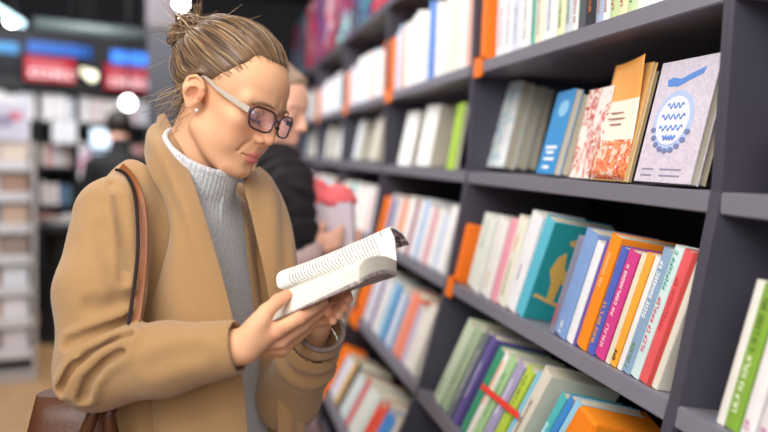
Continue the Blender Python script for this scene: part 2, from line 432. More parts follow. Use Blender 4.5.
# top visible shelf, nearest full bay
y = bookend(1, 'A', yat(477.5, XA, ZA), deg(1.5), w=.038, h=.175)
xs = [(494, '#e8e6ea'), (503, 'f0ecf0'), (509, 'd8dcf0'), (518, 'f2eef0'), (528, '5fb0a0'), (532, 'ece4cc'), (540, 'e6eaea'), (553, 'dfe2b8'), (561, 'c9ced6'), (569, 'e6e6e6'), (574, '55555f'), (581, '26262c'), (591, '9fb0cc'), (598, 'f0f0ee'), (604, 'bcd29c'), (612, 'd9e0b0'), (621, 'c3d6a8'), (630, 'e9ebe4'), (641, 'dfe6e6'), (652, 'f0eeea'), (664, 'd6dfc9'), (676, 'f2f2f0'), (690, 'e3dccd'), (704, 'eeeeec')]
items = []
for i, (x, c) in enumerate(xs):
    nx = xs[i+1][0] if i+1 < len(xs) else 716
    top = 62-.30*(x-494)-68-random.uniform(-6, 8)-.06*(x-494)
    items.append(((x+3.5, top), (x, top+60), (nx-x)*1.0, c.strip('#'), dict(text=[(random.choice(['7a8ab0', 'b05060', '506070', 'd08030', '4a8a6a']), .15, .8)] if i != 11 else [('e88a2a', .2, .8)], pale=1)))
row_px(1, 'A', items, start=y)

# eye-level shelf: copies shown face-out, leaning back
def face_book(k, blx, brx, ytop, sidex, Xbl, wd, back, cols, labels, row='B', near=True, art=None):
    Z = ZR[row]; yb = yat(blx, Xbl, Z); A = Vector((Xbl, yb, Z))
    # far end of the front board: on the ray of column brx, wd from A, nearer the camera
    best = None
    for i in range(400):
        X = Xbl-.05+.2*i/400; yy = yat(brx, X, Z); dd_ = abs((Vector((X, yy, Z))-A).length-wd)
        if best is None or dd_ < best[0]: best = (dd_, X, yy)
    B = Vector((best[1], best[2], Z)); B.x = max(B.x, XA+.006)
    u = B-A; u.x = max(-.30*abs(u.y), min(.30*abs(u.y), u.x)); u.normalize(); B = A+u*wd
    v = Vector((-u.y, u.x, 0)); v = v if v.x > 0 else -v
    up = (Vector((0, 0, 1))*math.cos(back)+v*math.sin(back)); vin = (v*math.cos(back)-Vector((0, 0, 1))*math.sin(back))
    # height from the picture row of the top-left corner
    h = .1
    for i in range(300):
        h = .08+i*.0006
        if proj(A+up*h)[1] < ytop: break
    # depth of the pile from the picture column of its base at the back
    T = .01
    while T < .2 and proj(B+v*T)[0] < sidex: T += .001
    n = len(cols); t = T/n*math.cos(back); out = []
    for i, (c_, lb) in enumerate(zip(cols, labels)):
        org = A+v*((i+1)*t/math.cos(back))+up*(t*math.tan(back)*0+.0005)+Vector((0, 0, t*math.sin(back)+.0004))
        Mx = Matrix((u, vin, up)).transposed().to_4x4(); Mx.translation = org-v*0
        hh = h*(1 if i == 0 else random.uniform(.93, 1.0)); dd_ = wd*(1 if i == 0 else random.uniform(.95, 1))
        out.append(book(k, row, Mx, hh, t*.97, dd_, c_, near, lab=lb)+(hh, t*.97, dd_))
    return out
r = face_book(1, 474, 502, 90, 536, XA+.035, .135, deg(13), ['eef2f2', 'd4dcdf', 'c9cfc9'], ['white paperback with blue splashes standing face-out, leftmost on the eye-level shelf of nearest full bay', 'pale copy directly behind the white and blue paperback on eye-level shelf', 'rearmost copy behind the white and blue paperback on eye-level shelf'])
_, c, h, t, d = r[0]
c.data.materials[0] = blotch('printed_cover_splash', 'eef2f3', ['eef2f3', 'c4e2ec', 'eef2f3', '8cc4dc', 'eef2f3'], 22, (1, 1, .8), 4)
r = face_book(1, 535, 552, 97, 568, XA+.03, .125, deg(13), ['2f8fd0', 'c9b49a'], ['bright blue paperback with white title face-out on the eye-level shelf', 'tan-edged copy directly behind the bright blue paperback on eye-level shelf'])
_, c, h, t, d = r[0]
poly_patch(c, t, h, d, circ(.6, .78, .25, .10), '8cc4ea')
for z, a, b in ((.30, .2, .8), (.24, .3, .7), (.16, .25, .8), (.06, .3, .65)): title_patch(c, t, h, [(a, b, z, z+.035, 'eef4fa')], d)
r = face_book(1, 568, 587, 93, 589, XA+.02, .12, deg(11), ['eadfd8'], ['white paperback with red leaf pattern leaning beside the orange curled-cover book'])
_, c, h, t, d = r[0]
c.data.materials[0] = blotch('printed_cover_leaves', 'efe6e0', ['d2584a', 'efe6e0', 'c24a3c', 'efd8cc'], 40, (1, 1, .6), 9)
r = face_book(1, 588, 610, 72, 632, XA+.008, .125, deg(12), ['f0c27a', 'cdb898'], ['paperback with orange sky and red flowers on a curling cover, face-out on eye-level shelf', 'thick copy behind the orange curling-cover paperback on eye-level shelf'])
e4, c, h, t, d = r[0]
# its front cover lifts at the top corner: a bent sheet over the board
bm = bmesh.new(); G = []
for i in range(13):
    for j in range(13):
        x, z = i/12, j/12; lift = .026*max(0, x-.1)**1.5*max(0, z-.15)**1.6+.0012
        G.append(bm.verts.new((x*d*.99, -t-lift, h*(.01+z*1.02)+.01*x*z*h)))
for i in range(12):
    for j in range(12):
        f = bm.faces.new([G[i*13+j], G[(i+1)*13+j], G[(i+1)*13+j+1], G[i*13+j+1]]); f.smooth = True
        zz = (j+.5)/12; f.material_index = 0 if zz > .66 else 1 if zz > .36 else 2
o = link('curled_cover', bm, [mat('sky_print', 'f0a64e', .45, noise=.12, nscale=20), mat('cream_print', 'f4e6d6', .45, noise=.05), blotch('flower_print', 'f0c8b0', ['d8452e', 'f0a060', 'c23a30', 'f6ded0'], 55, (1, 1, 1), 2)], e4)
md = o.modifiers.new('t', 'SOLIDIFY'); md.thickness = .0006
for z, a, b in ((.58, .25, .6), (.53, .2, .66), (.48, .28, .6)):
    bm = bmesh.new(); bx(bm, a*d, b*d, -t-.004, -t-.0036, z*h, (z+.012)*h); 
    bmesh.ops.translate(bm, verts=bm.verts, vec=(0, -.0005, 0)); link('title_line', bm, mat('print_brown', '9a6a5a', .5), o)
r = face_book(1, 632, 674, 68, 707, XA+.006, .15, deg(12), ['cfc6d4', 'c6bca4'], ['lilac paperback with blue banner and round blue title, face-out, rightmost on the eye-level shelf', 'beige copy directly behind the lilac paperback with blue banner on eye-level shelf'])
_, c, h, t, d = r[0]
c.data.materials[0] = blotch('printed_cover_lilac', 'cfc6d4', ['c3b8c9', 'cfc6d4', 'bdb4cc'], 90, (1, 1, 1), 3)
poly_patch(c, t, h, d, [(.22, .79), (.40, .78), (.58, .82), (.78, .86), (.80, .91), (.62, .88), (.44, .84), (.28, .86), (.20, .84)], '3f80d0', 'banner')
poly_patch(c, t, h, d, circ(.46, .50, .33, .25), 'a9bce0', 'wreath')
poly_patch(c, t, h, d, circ(.46, .50, .27, .20), 'e0dde8', 'title_disc', .0012)
for z, a, b in ((.62, .33, .60), (.53, .27, .66), (.44, .27, .66), (.36, .36, .58)):
    # flowing script strokes
    bm = bmesh.new(); pts = []
    n_ = 26
    for i in range(n_): 
        f_ = i/(n_-1); pts.append(((a+(b-a)*f_)*d, -t-.0016, (z+.022*math.sin(f_*PI*(9 if z < .6 else 7)))*h))
    tube(bm, pts, .0011, 5); link('script_title', bm, mat('print_blue', '4f86d8', .5), c)
for i in range(9):
    a = deg(195+i*18); poly_patch(c, t, h, d, circ(.46+.31*math.cos(a), .50+.235*math.sin(a)-.01, .045, .022, 8), '6a78a8', 'leaf', .0014)
for z in (.10, .05): title_patch(c, t, h, [(.12, .32, z, z+.012, '8a84a0'), (.45, .8, z, z+.012, '8a84a0')], d)

# right edge bay, chest-high shelf
s_ = slant('C')
r0 = [((752, 278), (712, 416), 8, 'e0ddd6', dict(extra='')), ((762, 282), (722, 421), 15, '7fa63c', dict(text=[('eef2d8', .12, .5), ('3f5c1c', .55, .9)], d=.13)),
      ((780, 292), (738, 432), 14, 'e8e4e6', dict(text=[('b04a8a', .05, .12)])), ((796, 300), (754, 438), 14, 'ded9dc', dict(text=[('b04a8a', .05, .12)])), ((812, 306), (770, 445), 14, 'c9c4c8', {})]
row_px(0, 'C', r0, start=yat(709, XC, ZC)+.0)
r0 = [((772, 120), (764, 190), 18, 'b3303a', dict(extra='')), ((792, 118), (784, 190), 18, '3a3a44', {})]
row_px(0, 'B', r0, start=yat(764, XA, ZB))

# ------------------------------------------------------------------ the farther bays, out of focus
PAL = ['e8e6e2', 'f0eeea', 'dfe3e8', 'e6e0d4', 'b9cfe6', '6d8fc8', 'e8b0a0', 'd86a5a', 'f0f0f0', 'cfd8c8', '9a6a8a', 'e6c88a', 'c9d6e8', 'ece8f0', '3f6fb8', 'e9e4da', '7fb8b0']
def row_gen(k, row, cols, h=.19, lean=6, be=None, start=.02, tmin=.038, tmax=.058, end=.03, inset=.01):
    y0, y1 = bay(k); s = slant(row); X, Z = XR[row], ZR[row]
    q = Vector((s.z, 0, -s.x)) if row not in 'AB' else Vector((1, 0, 0))
    y = y1-.0125-start
    if be is not None: y = bookend(k, row, y, deg(lean), w=be, h=h*.86)
    L = deg(lean)
    P0 = Vector((X, 0, Z))+q*inset; i = 0
    while True:
        t = random.uniform(tmin, tmax); hh = h*random.uniform(.88, 1.06)
        foot = t/math.cos(L)
        if y-foot-hh*math.sin(L) < y0+.0125+end: break
        c = cols[i] if i < len(cols) else random.choice(PAL)
        Mx = orient(y, P0.x, P0.z, s, L); Mx.translation += s*(t*math.sin(L)+.0006)
        book(k, row, Mx, hh, t, random.uniform(.12, .15), c, False)
        y -= foot+.0008; i += 1
row_gen(2, 'C', ['b7b2c9', '4a5a90', 'e6e6ea', 'e8b0a0', 'e9a27a', 'ececec', 'e8e4e0', '93476a', 'efefef', 'a9c5e6', 'e6e2e6', 'd8a0a8', 'e6e6e6'], .185, 13, .08, .06, end=.0)
row_gen(2, 'A', ['c9d6ea', 'a9c0e0', 'eaa888', 'ece8e0', 'f2f2ee', 'e6e6e6', 'f0f0ea', 'e8ecec', 'e9e9e9', '5f8fd8', '4a78c8', 'f0ede6', 'e6e6e6', 'ebe6e0'], .235, 2, .07, .02, end=.0)
row_gen(2, 'D', ['cfd6e8', 'e6e2ea', '6a4f90', 'efefef', 'e0e4ea', '9cc8e6', '3f90cc', 'e6e6ec', '58a8d8', 'e89a8a', 'e8866a', 'c0b0c8', 'e4e0dc'], .20, 15, .13, .02, end=.0)
row_gen(2, 'E', ['d8e0f0', 'e6e2ee', 'e8c070', '3a2c34', 'dfe6e6', 'c9dce0', 'd8424a', 'd4e0d8', 'e6e2dc', 'c8d8d0', 'e0483a', 'e05a3a', '3f8fdc', '4a9ae0', 'e8e0d8'], .185, 17, .10, .015, end=.0)
r = face_book(2, 397, 409, 113, 414, XA+.02, .13, deg(11), ['eef0ee', 'e2e4e0'], ['white paperback standing face-out at the left end of the eye-level shelf, second bay', 'copy behind the leftmost white paperback on the eye-level shelf, second bay'], near=False)
r = face_book(2, 415, 428, 108, 449, XA+.02, .13, deg(10), ['f2f2ee', 'dcd8c8', 'd2ccb8', 'cfc8b2'], ['white paperback face-out at front of the thick middle pile, eye-level shelf, second bay', 'cream copy second in the thick middle pile, eye-level shelf, second bay', 'cream copy third in the thick middle pile, eye-level shelf, second bay', 'cream copy rearmost in the thick middle pile, eye-level shelf, second bay'], near=False)
r = face_book(2, 446, 453, 105, 458, XA+.03, .09, deg(8), ['a8d040', 'dfe6d8'], ['lime green paperback face-out at the right end of the eye-level shelf, second bay', 'pale copy behind the lime green paperback, eye-level shelf, second bay'], near=False)
row_gen(3, 'A', ['e6e2e6', 'd8dce6', 'c8b8c0', 'ece8e6', '6f9fd8', 'eceeee', 'f0f0f0', 'f4f2ec', 'b9d0e8', 'f0f0f0', 'e6e2dc', 'f0a060'], .20, 1, .06, .06, end=.0)
row_gen(4, 'A', ['e6e2e6', 'b8b8c8', 'c9d8e0', 'e6dcd0', 'e0d8e6'], .19, 1, .05, .04, end=.0)
row_gen(5, 'A', ['c8c4d0', 'e6e2e6', 'e0a0a0'], .19, 1, .05, .04, end=.0, tmin=.05, tmax=.08)
for k, px in ((3, (355, 363, 118)), (4, (328, 334, 124)), (5, (311, 315, 130))):
    y1 = bay(k)[1]
    for j in range(2):
        yy = y1-.16-.42*j
        for i in range(2):
            u = Vector((0, -1, 0)); v = Vector((1, 0, 0)); bk = deg(10)
            up = Vector((math.sin(bk), 0, math.cos(bk))); vin = Vector((math.cos(bk), 0, -math.sin(bk)))
            Mx = Matrix((u, vin, up)).transposed().to_4x4(); t = .04; Mx.translation = Vector((XA+.03+(i+1)*.042, yy, ZB+.009))
            book(k, 'B', Mx, .20, t, .13, [['dfe6ec', 'e2dcc8'], ['d8cfc4', 'd9d2c4']][j][i] if k == 3 else random.choice(PAL), False,
                 lab=f'{"front" if i == 0 else "rear"} face-out book of the {"left" if j == 0 else "right"} pair, eye-level shelf, {BAYN[k]}')
row_gen(3, 'C', ['d8a0a8', 'e0d8dc', 'e6e2d0', '6aa85a', 'e8ece8', 'e6e6e6', '2fa8a8', '38b0a8', 'ecebe8', 'e6e2e6', 'dcdce6'], .19, 7, .04, .03, end=.0)
row_gen(3, 'D', ['9ac8e0', 'cfe0ea', 'e6ecf0', '3f90c8', 'e8e6e0', 'd05a50'], .19, 8, .045, .03, end=.0)
row_gen(3, 'E', ['3f88c8', '58a0d8', 'e6e2e0', 'd0d8e6'], .19, 10, .045, .03, end=.0)
row_gen(4, 'C', ['d890a0', 'e0c8d0', 'c8c0d8', 'e6e0e6'], .19, 6, .045, .03, end=.0)
#row_gen(4, 'D', [], .19, 7, .045, .03, end=.0)
#row_gen(4, 'E', ['3f88c8'], .19, 8, .045, .03, end=.0)
row_gen(5, 'C', [], .19, 6, .045, .03, end=.0, tmin=.05, tmax=.08)
# framed posters standing along the top of the bookcases
pcol = [('2a3558', ['8a2038', '2f5aa0', 'c0304a', '203050']), ('a81f3c', ['d8304a', '5a1a30', 'e6c8d0', '8a1830']), ('1f3a58', ['3f9a90', '2a4a80', '6a2848', '1c2840']), ('5a2440', ['c02a44', '2f4f98', '8fd0c8', '381830']), ('8a2038', ['d8dce6', 'b02a44', '3a5aa8', '581428'])]
for k in range(2, 7):
    y0, y1 = bay(k)
    for j in range(2):
        ya = y0+.03+j*W/2; yb = ya+W/2-.04
        p = empty('poster', (XA+.04, (ya+yb)/2, ZT+.03), f'{["blue and red", "crimson", "teal and navy", "purple and red", "red and white"][(k*2+j) % 5]} poster board on top of the {BAYN[k]}, {["right", "left"][j]} one of two', 'poster', 'poster boards above the bookcases')
        b, cs = pcol[(k*2+j) % 5]
        box('backing_board', .002, .012, ya-(ya+yb)/2, yb-(ya+yb)/2, 0, .52, mat('black_board', '1a1a1e', .6), p)
        box('printed_sheet', -.001, .0019, ya-(ya+yb)/2+.01, yb-(ya+yb)/2-.01, .01, .51, blotch('poster_print', b, cs, 6, (1, 1, .8), k*2+j), p)
# ------------------------------------------------------------------ implicit modelling (figures, cloth)
def smin(a, b, k):
    h = np.clip(.5+.5*(b-a)/k, 0, 1); return b*(1-h)+a*h-k*h*(1-h)
def smax(a, b, k): return -smin(-a, -b, k)
def sph(p, c, r): return np.linalg.norm(p-np.asarray(c, dtype=np.float32), axis=1)-r
def ell(p, c, r):
    q = p-np.asarray(c, dtype=np.float32); r = np.asarray(r, dtype=np.float32)
    k0 = np.linalg.norm(q/r, axis=1); k1 = np.linalg.norm(q/(r*r), axis=1)+1e-9
    return k0*(k0-1)/k1
def cap(p, a, b, ra, rb=None):
    rb = ra if rb is None else rb
    a = np.asarray(a, dtype=np.float32); b = np.asarray(b, dtype=np.float32); ab = b-a
    t = np.clip(((p-a)@ab)/(ab@ab+1e-12), 0, 1)
    return np.linalg.norm(p-a-t[:, None]*ab, axis=1)-(ra+(rb-ra)*t)
def chain(p, pts, rs, k=0):
    d = None
    for i in range(len(pts)-1):
        e = cap(p, pts[i], pts[i+1], rs[i], rs[i+1]); d = e if d is None else (np.minimum(d, e) if k == 0 else smin(d, e, k))
    return d
def mesh_sdf(fn, lo, hi, h, nb=10):
    """surface nets over the sparse blocks that the surface crosses"""
    lo = np.array(lo, dtype=np.float64); hi = np.array(hi, dtype=np.float64); B = nb*h
    n = np.ceil((hi-lo)/B).astype(int)
    g = np.stack(np.meshgrid(*[np.arange(k) for k in n], indexing='ij'), -1).reshape(-1, 3)
    cen = (lo+(g+.5)*B).astype(np.float32)
    d = fn(cen); g = g[np.abs(d) < B*.87*1.25+.006]
    loc = np.stack(np.meshgrid(*[np.arange(nb+1)]*3, indexing='ij'), -1).reshape(-1, 3)
    S = nb+1; VK = []; VP = []; E = []
    NX, NY, NZ = [int(k)*nb+4 for k in n]
    key = lambda c: ((c[..., 0].astype(np.int64)+1)*NY+(c[..., 1]+1))*NZ+(c[..., 2]+1)
    for s0 in range(0, len(g), 400):
        gg = g[s0:s0+400]; ijk = gg[:, None, :]*nb+loc[None]
        F = fn((lo+ijk.reshape(-1, 3)*h).astype(np.float32)).reshape(len(gg), S, S, S)
        inside = F < 0
        c8 = [inside[:, a:a+nb, b:b+nb, c:c+nb] for a in (0, 1) for b in (0, 1) for c in (0, 1)]
        sm = sum(c.astype(np.int8) for c in c8); act = (sm > 0) & (sm < 8)
        bi, i, j, k = np.nonzero(act)
        if len(bi):
            acc = np.zeros((len(bi), 3)); cnt = np.zeros(len(bi))
            for ax in range(3):
                o1, o2 = [a for a in range(3) if a != ax]
                for u in (0, 1):
                    for v in (0, 1):
                        A = np.array([i, j, k]); A[o1] += u; A[o2] += v; Bq = A.copy(); Bq[ax] += 1
                        fa = F[bi, A[0], A[1], A[2]]; fb = F[bi, Bq[0], Bq[1], Bq[2]]; m = (fa < 0) != (fb < 0)
                        t = np.where(m, fa/(fa-fb+1e-20), 0); P = A.T.astype(float); P[:, ax] += t
                        acc[m] += P[m]; cnt[m] += 1
            cell = np.stack([i, j, k], 1)+gg[bi]*nb
            VK.append(key(cell)); VP.append(lo+(acc/cnt[:, None]+gg[bi]*nb)*h)
        for ax in range(3):
            sl0 = [slice(None)]+[slice(0, nb)]*3; sl1 = list(sl0); sl1[ax+1] = slice(1, nb+1)
            a0 = inside[tuple(sl0)]; a1 = inside[tuple(sl1)]
            bi, i, j, k = np.nonzero(a0 != a1)
            if len(bi): E.append((np.full(len(bi), ax), np.stack([i, j, k], 1)+gg[bi]*nb, a0[bi, i, j, k]))
    VK = np.concatenate(VK); VP = np.concatenate(VP); o = np.argsort(VK); VK = VK[o]; VP = VP[o]
    ax = np.concatenate([e[0] for e in E]); ce = np.concatenate([e[1] for e in E]); fl = np.concatenate([e[2] for e in E])
    quads = []
    for a in range(3):
        m = ax == a; c = ce[m]; f = fl[m]; o1, o2 = (a+1) % 3, (a+2) % 3
        cs = []
        for (u, v) in ((0, 0), (-1, 0), (-1, -1), (0, -1)):
            q = c.copy(); q[:, o1] += u; q[:, o2] += v; kk = key(q); ix = np.searchsorted(VK, kk); ix = np.clip(ix, 0, len(VK)-1)
            ok = VK[ix] == kk; cs.append(np.where(ok, ix, -1))
        q = np.stack(cs, 1); good = (q >= 0).all(1); q = q[good]; f = f[good]
        q[~f] = q[~f][:, ::-1]
        quads.append(q)
    return VP, np.concatenate(quads)
def np_mesh(name, V, Q):
    me = bpy.data.meshes.new(name); me.vertices.add(len(V)); me.vertices.foreach_set('co', np.asarray(V, dtype=np.float32).ravel())
    me.loops.add(len(Q)*4); me.loops.foreach_set('vertex_index', Q.astype(np.int32).ravel())
    me.polygons.add(len(Q)); me.polygons.foreach_set('loop_start', np.arange(0, len(Q)*4, 4, dtype=np.int32))
    me.polygons.foreach_set('loop_total', np.full(len(Q), 4, dtype=np.int32)); me.polygons.foreach_set('use_smooth', np.ones(len(Q), dtype=bool))
    me.update(calc_edges=True); me.validate(); return me
def smooth_np(V, Q, it=2, lam=.5):
    N = len(V)
    src = np.concatenate([Q[:, a] for a in range(4) for _ in (0, 1)]); dst = np.concatenate([Q[:, (a+k) % 4] for a in range(4) for k in (1, 3)])
    c_ = np.maximum(np.bincount(src, minlength=N), 1)
    for _ in range(it):
        S_ = np.stack([np.bincount(src, weights=V[dst, k], minlength=N) for k in range(3)], 1)
        V = V*(1-lam)+lam*S_/c_[:, None]
    return V
npv = lambda v: np.array(v, dtype=np.float32)
rt_, up_, fw_, co_ = npv(RT), npv(UP), npv(fw), npv(CO)
def cw(x, y, d): return co_+rt_*x+up_*y+fw_*d
def cpx(px, py, d): return npv(CP(px, py, d))

# ---- head in its own frame: x forward, y to its left, z up, metres, origin between the ears
def head_sdf(p, ears=True, fine=True):
    q = p.copy(); ay = np.abs(p[:, 1]); q[:, 1] = ay
    d = ell(p, (-.014, 0, .050), (.097, .074, .080))
    d = smin(d, ell(p, (.026, 0, .044), (.066, .066, .054)), .02)
    d = smin(d, ell(p, (.030, 0, -.010), (.060, .056, .084)), .02)
    d = smin(d, ell(p, (.034, 0, -.052), (.046, .045, .046)), .02)
    d = smin(d, cap(q, (.002, .046, -.050), (.060, .018, -.086), .016, .017), .026)
    d = smin(d, sph(q, (.0735, .004, -.0875), .0150), .014)
    d = smin(d, sph(q, (.059, .044, -.012), .0215), .018)
    d = smin(d, sph(q, (.055, .034, -.042), .0230), .02)
    d = smin(d, cap(q, (.0815, .010, .030), (.069, .048, .026), .0110, .011), .012)
    d = smax(d, -ell(q, (.0955, .031, .010), (.0170, .0175, .0125)), .012)
    if not fine: 
        d = smin(d, cap(p, (.086, 0, .016), (.104, 0, -.020), .008, .010), .01)
        return smin(d, ell(q, (-.008, .078, 0), (.016, .007, .030)), .006)
    d = smin(d, sph(q, (.0720, .0310, .0085), .0142), .0030)
    # upper-lid fold and lower lid
    lid = chain(q, [(.0835, .0175, .0135), (.0885, .030, .0170), (.0800, .0445, .0125)], [.0014, .0018, .0014]); d = smin(d, lid, .005)
    lash = chain(q, [(.0820, .0175, .0030), (.0870, .030, .0000), (.0790, .0440, .0025)], [.0012, .0014, .0012]); d = smin(d, lash, .002)
    # nose
    d = smin(d, cap(p, (.0860, 0, .018), (.1000, 0, -.012), .0068, .0078), .010)
    d = smin(d, cap(p, (.0980, 0, -.008), (.1050, 0, -.0215), .0080, .0090), .006)
    d = smin(d, ell(q, (.0945, .0115, -.0265), (.0100, .0068, .0072)), .005)
    d = smin(d, cap(p, (.1030, 0, -.0270), (.0935, 0, -.0350), .0042, .0046), .005)
    d = smax(d, -cap(q, (.0985, .0062, -.0345), (.0940, .0075, -.0270), .0024, .0020), .003)
    # mouth: muzzle, philtrum, lips, the line between
    d = smin(d, ell(p, (.066, 0, -.056), (.0255, .0290, .0270)), .012)
    up = chain(q, [(.0925, 0, -.0548), (.0915, .0050, -.0540), (.0860, .0150, -.0568), (.0785, .0235, -.0592)], [.0040, .0044, .0034, .0018])
    lo = chain(q, [(.0905, 0, -.0655), (.0890, .0080, -.0650), (.0845, .0160, -.0625), (.0785, .0230, -.0598)], [.0052, .0050, .0034, .0016])
    d = smin(d, up, .0035); d = smin(d, lo, .0035)
    d = smax(d, -chain(q, [(.0975, 0, -.0598), (.0930, .0100, -.0598), (.0835, .0235, -.0588), (.0790, .0262, -.0580)], [.0011, .0011, .0013, .0010]), .0022)
    d = smax(d, -chain(q, [(.0960, .0010, -.0400), (.0965, .0010, -.0490)], [.0016, .0016]), .004)
    d = smax(d, -ell(p, (.0980, 0, -.0770), (.0100, .0160, .0045)), .008)
    # smile fold
    d = smax(d, -chain(q, [(.0890, .0200, -.0330), (.0830, .0290, -.0460), (.0765, .0310, -.0560)], [.0010, .0013, .0010]), .007)
    if ears:
        e = q-npv((-.006, .0795, -.001)); out = np.clip(-e[:, 0], -.01, .03)*.60
        e[:, 1] -= out; e = e*1.2
        E_ = ell(e, (-.003, -.002, .002), (.0175, .0050, .0290))
        E_ = smax(E_, -ell(e, (.0010, .0065, -.003), (.0095, .0105, .0140)), .003)
        E_ = smax(E_, -chain(e, [(-.002, .004, .020), (-.012, .004, .012), (-.0125, .004, -.004)], [.0032, .0030, .0020]), .002)
        hx = chain(e, [(.006, .001, .004), (.0105, .0015, .016), (.005, .003, .0270), (-.007, .003, .0310), (-.0175, .003, .0225), (-.0190, .003, .006), (-.0140, .003, -.010), (-.006, .002, -.021)], [.0022, .0028, .0031, .0033, .0033, .0031, .0030, .0028])
        E_ = smin(E_, hx, .0018)
        E_ = smin(E_, ell(e, (-.001, .001, -.0250), (.0075, .0035, .0085)), .004)
        E_ = smin(E_, ell(e, (.0085, .001, -.003), (.0035, .0038, .0055)), .003)
        back = cap(e, (-.004, -.012, .002), (-.006, -.003, .002), .012, .016); E_ = np.minimum(E_, smax(back, -ell(e, (.0010, .0065, -.003), (.0095, .0125, .0140)), .002))
        d = smin(d, E_/1.2, .003)
    return d
# ------------------------------------------------------------------ the reader
HF = np.array([.8126, -.4347, -.3884]); HL = np.array([.4013, -.0660, .9136]); HU = np.array([.4227, .8982, -.1208])
H0 = cw(-.2637, .1892, 1.2605)
HR = np.stack([rt_*v[0]+up_*v[1]+fw_*v[2] for v in (HF, HL, HU)], 1).astype(np.float32)   # columns: forward, left, up
HS = 1.0
def h2w(l): return H0+HR@(npv(l)*HS)
def w2h(p): return ((p-H0)@HR)/HS
NB = cw(-.3585, .050, 1.30)                       # base of the neck
TF = (rt_*.85-fw_*.53); TF = TF-npv((0, 0, 1))*TF[2]; TF = TF/np.linalg.norm(TF)
TU = npv((0, 0, 1)); TL = np.cross(TU, TF)
TR = np.stack([TF, TL, TU], 1).astype(np.float32)
def t2w(l): return NB+TR@npv(l)
def w2t(p): return (p-NB)@TR
SHn = cpx(108, 218, 1.165); ELn = cpx(98, 369, 1.085); WRn = cpx(245, 346, 1.045)
SHf = t2w((0, .165, -.06)); ELf = cpx(283, 392, 1.33); WRf = cpx(318, 322, 1.165)
def hand_near(p):
    W = WRn
    mc = [cpx(276, 331, 1.045), cpx(281, 340, 1.062), cpx(283, 347, 1.082), cpx(281, 351, 1.100)]
    pip = [cpx(300, 318, 1.060), cpx(303, 325, 1.085), cpx(302, 332, 1.110), cpx(298, 337, 1.130)]
    dip = [cpx(313, 309, 1.075), cpx(315, 315, 1.100), cpx(313, 322, 1.128), cpx(307, 330, 1.145)]
    tip = [cpx(324, 302, 1.088), cpx(325, 307, 1.113), cpx(322, 313, 1.140), cpx(315, 323, 1.155)]
    d = chain(p, [cpx(225, 350, 1.05), W, cpx(258, 338, 1.046)], [.027, .0235, .020])
    for i, m in enumerate(mc):
        d = smin(d, cap(p, cpx(252, 339+i*2.2, 1.045+.012*i), m, .0150, (.0120, .0122, .0118, .0108)[i]), .008)
    d = smin(d, chain(p, [cpx(250, 334, 1.036), cpx(260, 322, 1.036)], [.0160, .0140]), .012)
    for i in range(4):
        r = (.0095, .0097, .0093, .0083)[i]
        f = chain(p, [mc[i], pip[i], dip[i], tip[i]], [r*1.12, r, r*.88, r*.76], .003)
        d = smin(d, f, .0035)
    th = chain(p, [cpx(255, 327, 1.036), cpx(266, 312, 1.044), cpx(278, 301, 1.060), cpx(286.5, 294.5, 1.073)], [.0135, .0112, .0098, .0078], .004)
    return smin(d, th, .006)
def hand_far(p):
    W = WRf
    mc = [cpx(321, 306, 1.150), cpx(320, 312, 1.150), cpx(319, 317.5, 1.150), cpx(318, 322.5, 1.152)]
    pip = [cpx(337, 297, 1.128), cpx(336, 304.5, 1.122), cpx(332, 312.5, 1.120), cpx(328, 319, 1.125)]
    dip = [cpx(346, 294.5, 1.108), cpx(344, 303, 1.102), cpx(338, 311, 1.102), cpx(332.5, 318, 1.108)]
    tip = [cpx(349, 299, 1.092), cpx(345, 307, 1.088), cpx(339, 315, 1.088), cpx(333, 321, 1.096)]
    d = chain(p, [cpx(311, 334, 1.185), W, cpx(319, 316, 1.158)], [.0215, .0195, .0185])
    for i, m in enumerate(mc):
        d = smin(d, cap(p, cpx(316, 319+i*2, 1.160), m, .0140, (.0115, .0118, .0112, .0102)[i]), .007)
    for i in range(4):
        r = (.0092, .0095, .0090, .0080)[i]
        d = smin(d, chain(p, [mc[i], pip[i], dip[i], tip[i]], [r*1.1, r, r*.9, r*.78], .003), .003)
    th = chain(p, [cpx(320, 312, 1.165), cpx(327, 296, 1.178), cpx(334, 285, 1.185), cpx(340, 277, 1.187)], [.0130, .0110, .0096, .0076], .004)
    return smin(d, th, .006)
HCs = [(H0, .17), (cpx(280, 325, 1.08), .13), (cpx(328, 308, 1.13), .10)]
def body_sdf(p):
    t = w2t(p); ts = t*npv((1/.72, 1, 1))
    d = cap(ts, (-.02/.72, 0, -.09), (.0, 0, -.55), .105, .115)*.85
    d = smin(d, cap(t, (-.01, -.12, -.065), (-.01, .12, -.065), .045), .05)
    d = smin(d, cap(p, h2w((-.022, 0, -.035)), t2w((.0, 0, -.03)), .050, .056), .022)
    d = smin(d, chain(p, [SHn, ELn, WRn], [.045, .036, .022]), .02)
    d = smin(d, chain(p, [SHf, cpx(287, 330, 1.42), cpx(288, 396, 1.32), cpx(305, 360, 1.235), WRf], [.042, .036, .034, .026, .0205]), .02)
    for fn, (c, r) in ((lambda q: head_sdf(w2h(q))*HS, HCs[0]), (hand_near, HCs[1]), (hand_far, HCs[2])):
        m = np.linalg.norm(p-c, axis=1) < r+.03
        if m.any():
            k = .006 if fn is not body_sdf else .01
            d[m] = smin(d[m], fn(p[m]), .010)
    return d
def bounds(pts, pad): a = np.array(pts); return a.min(0)-pad, a.max(0)+pad
hip = t2w((0, 0, -.62))
lo, hi = bounds([H0, SHn, ELn, WRn, SHf, ELf, WRf, hip, cpx(349, 299, 1.09), cpx(286, 290, 1.07)], .16)
V, Q = mesh_sdf(body_sdf, lo, hi, .0019)
V = smooth_np(V, Q, 1, .4)
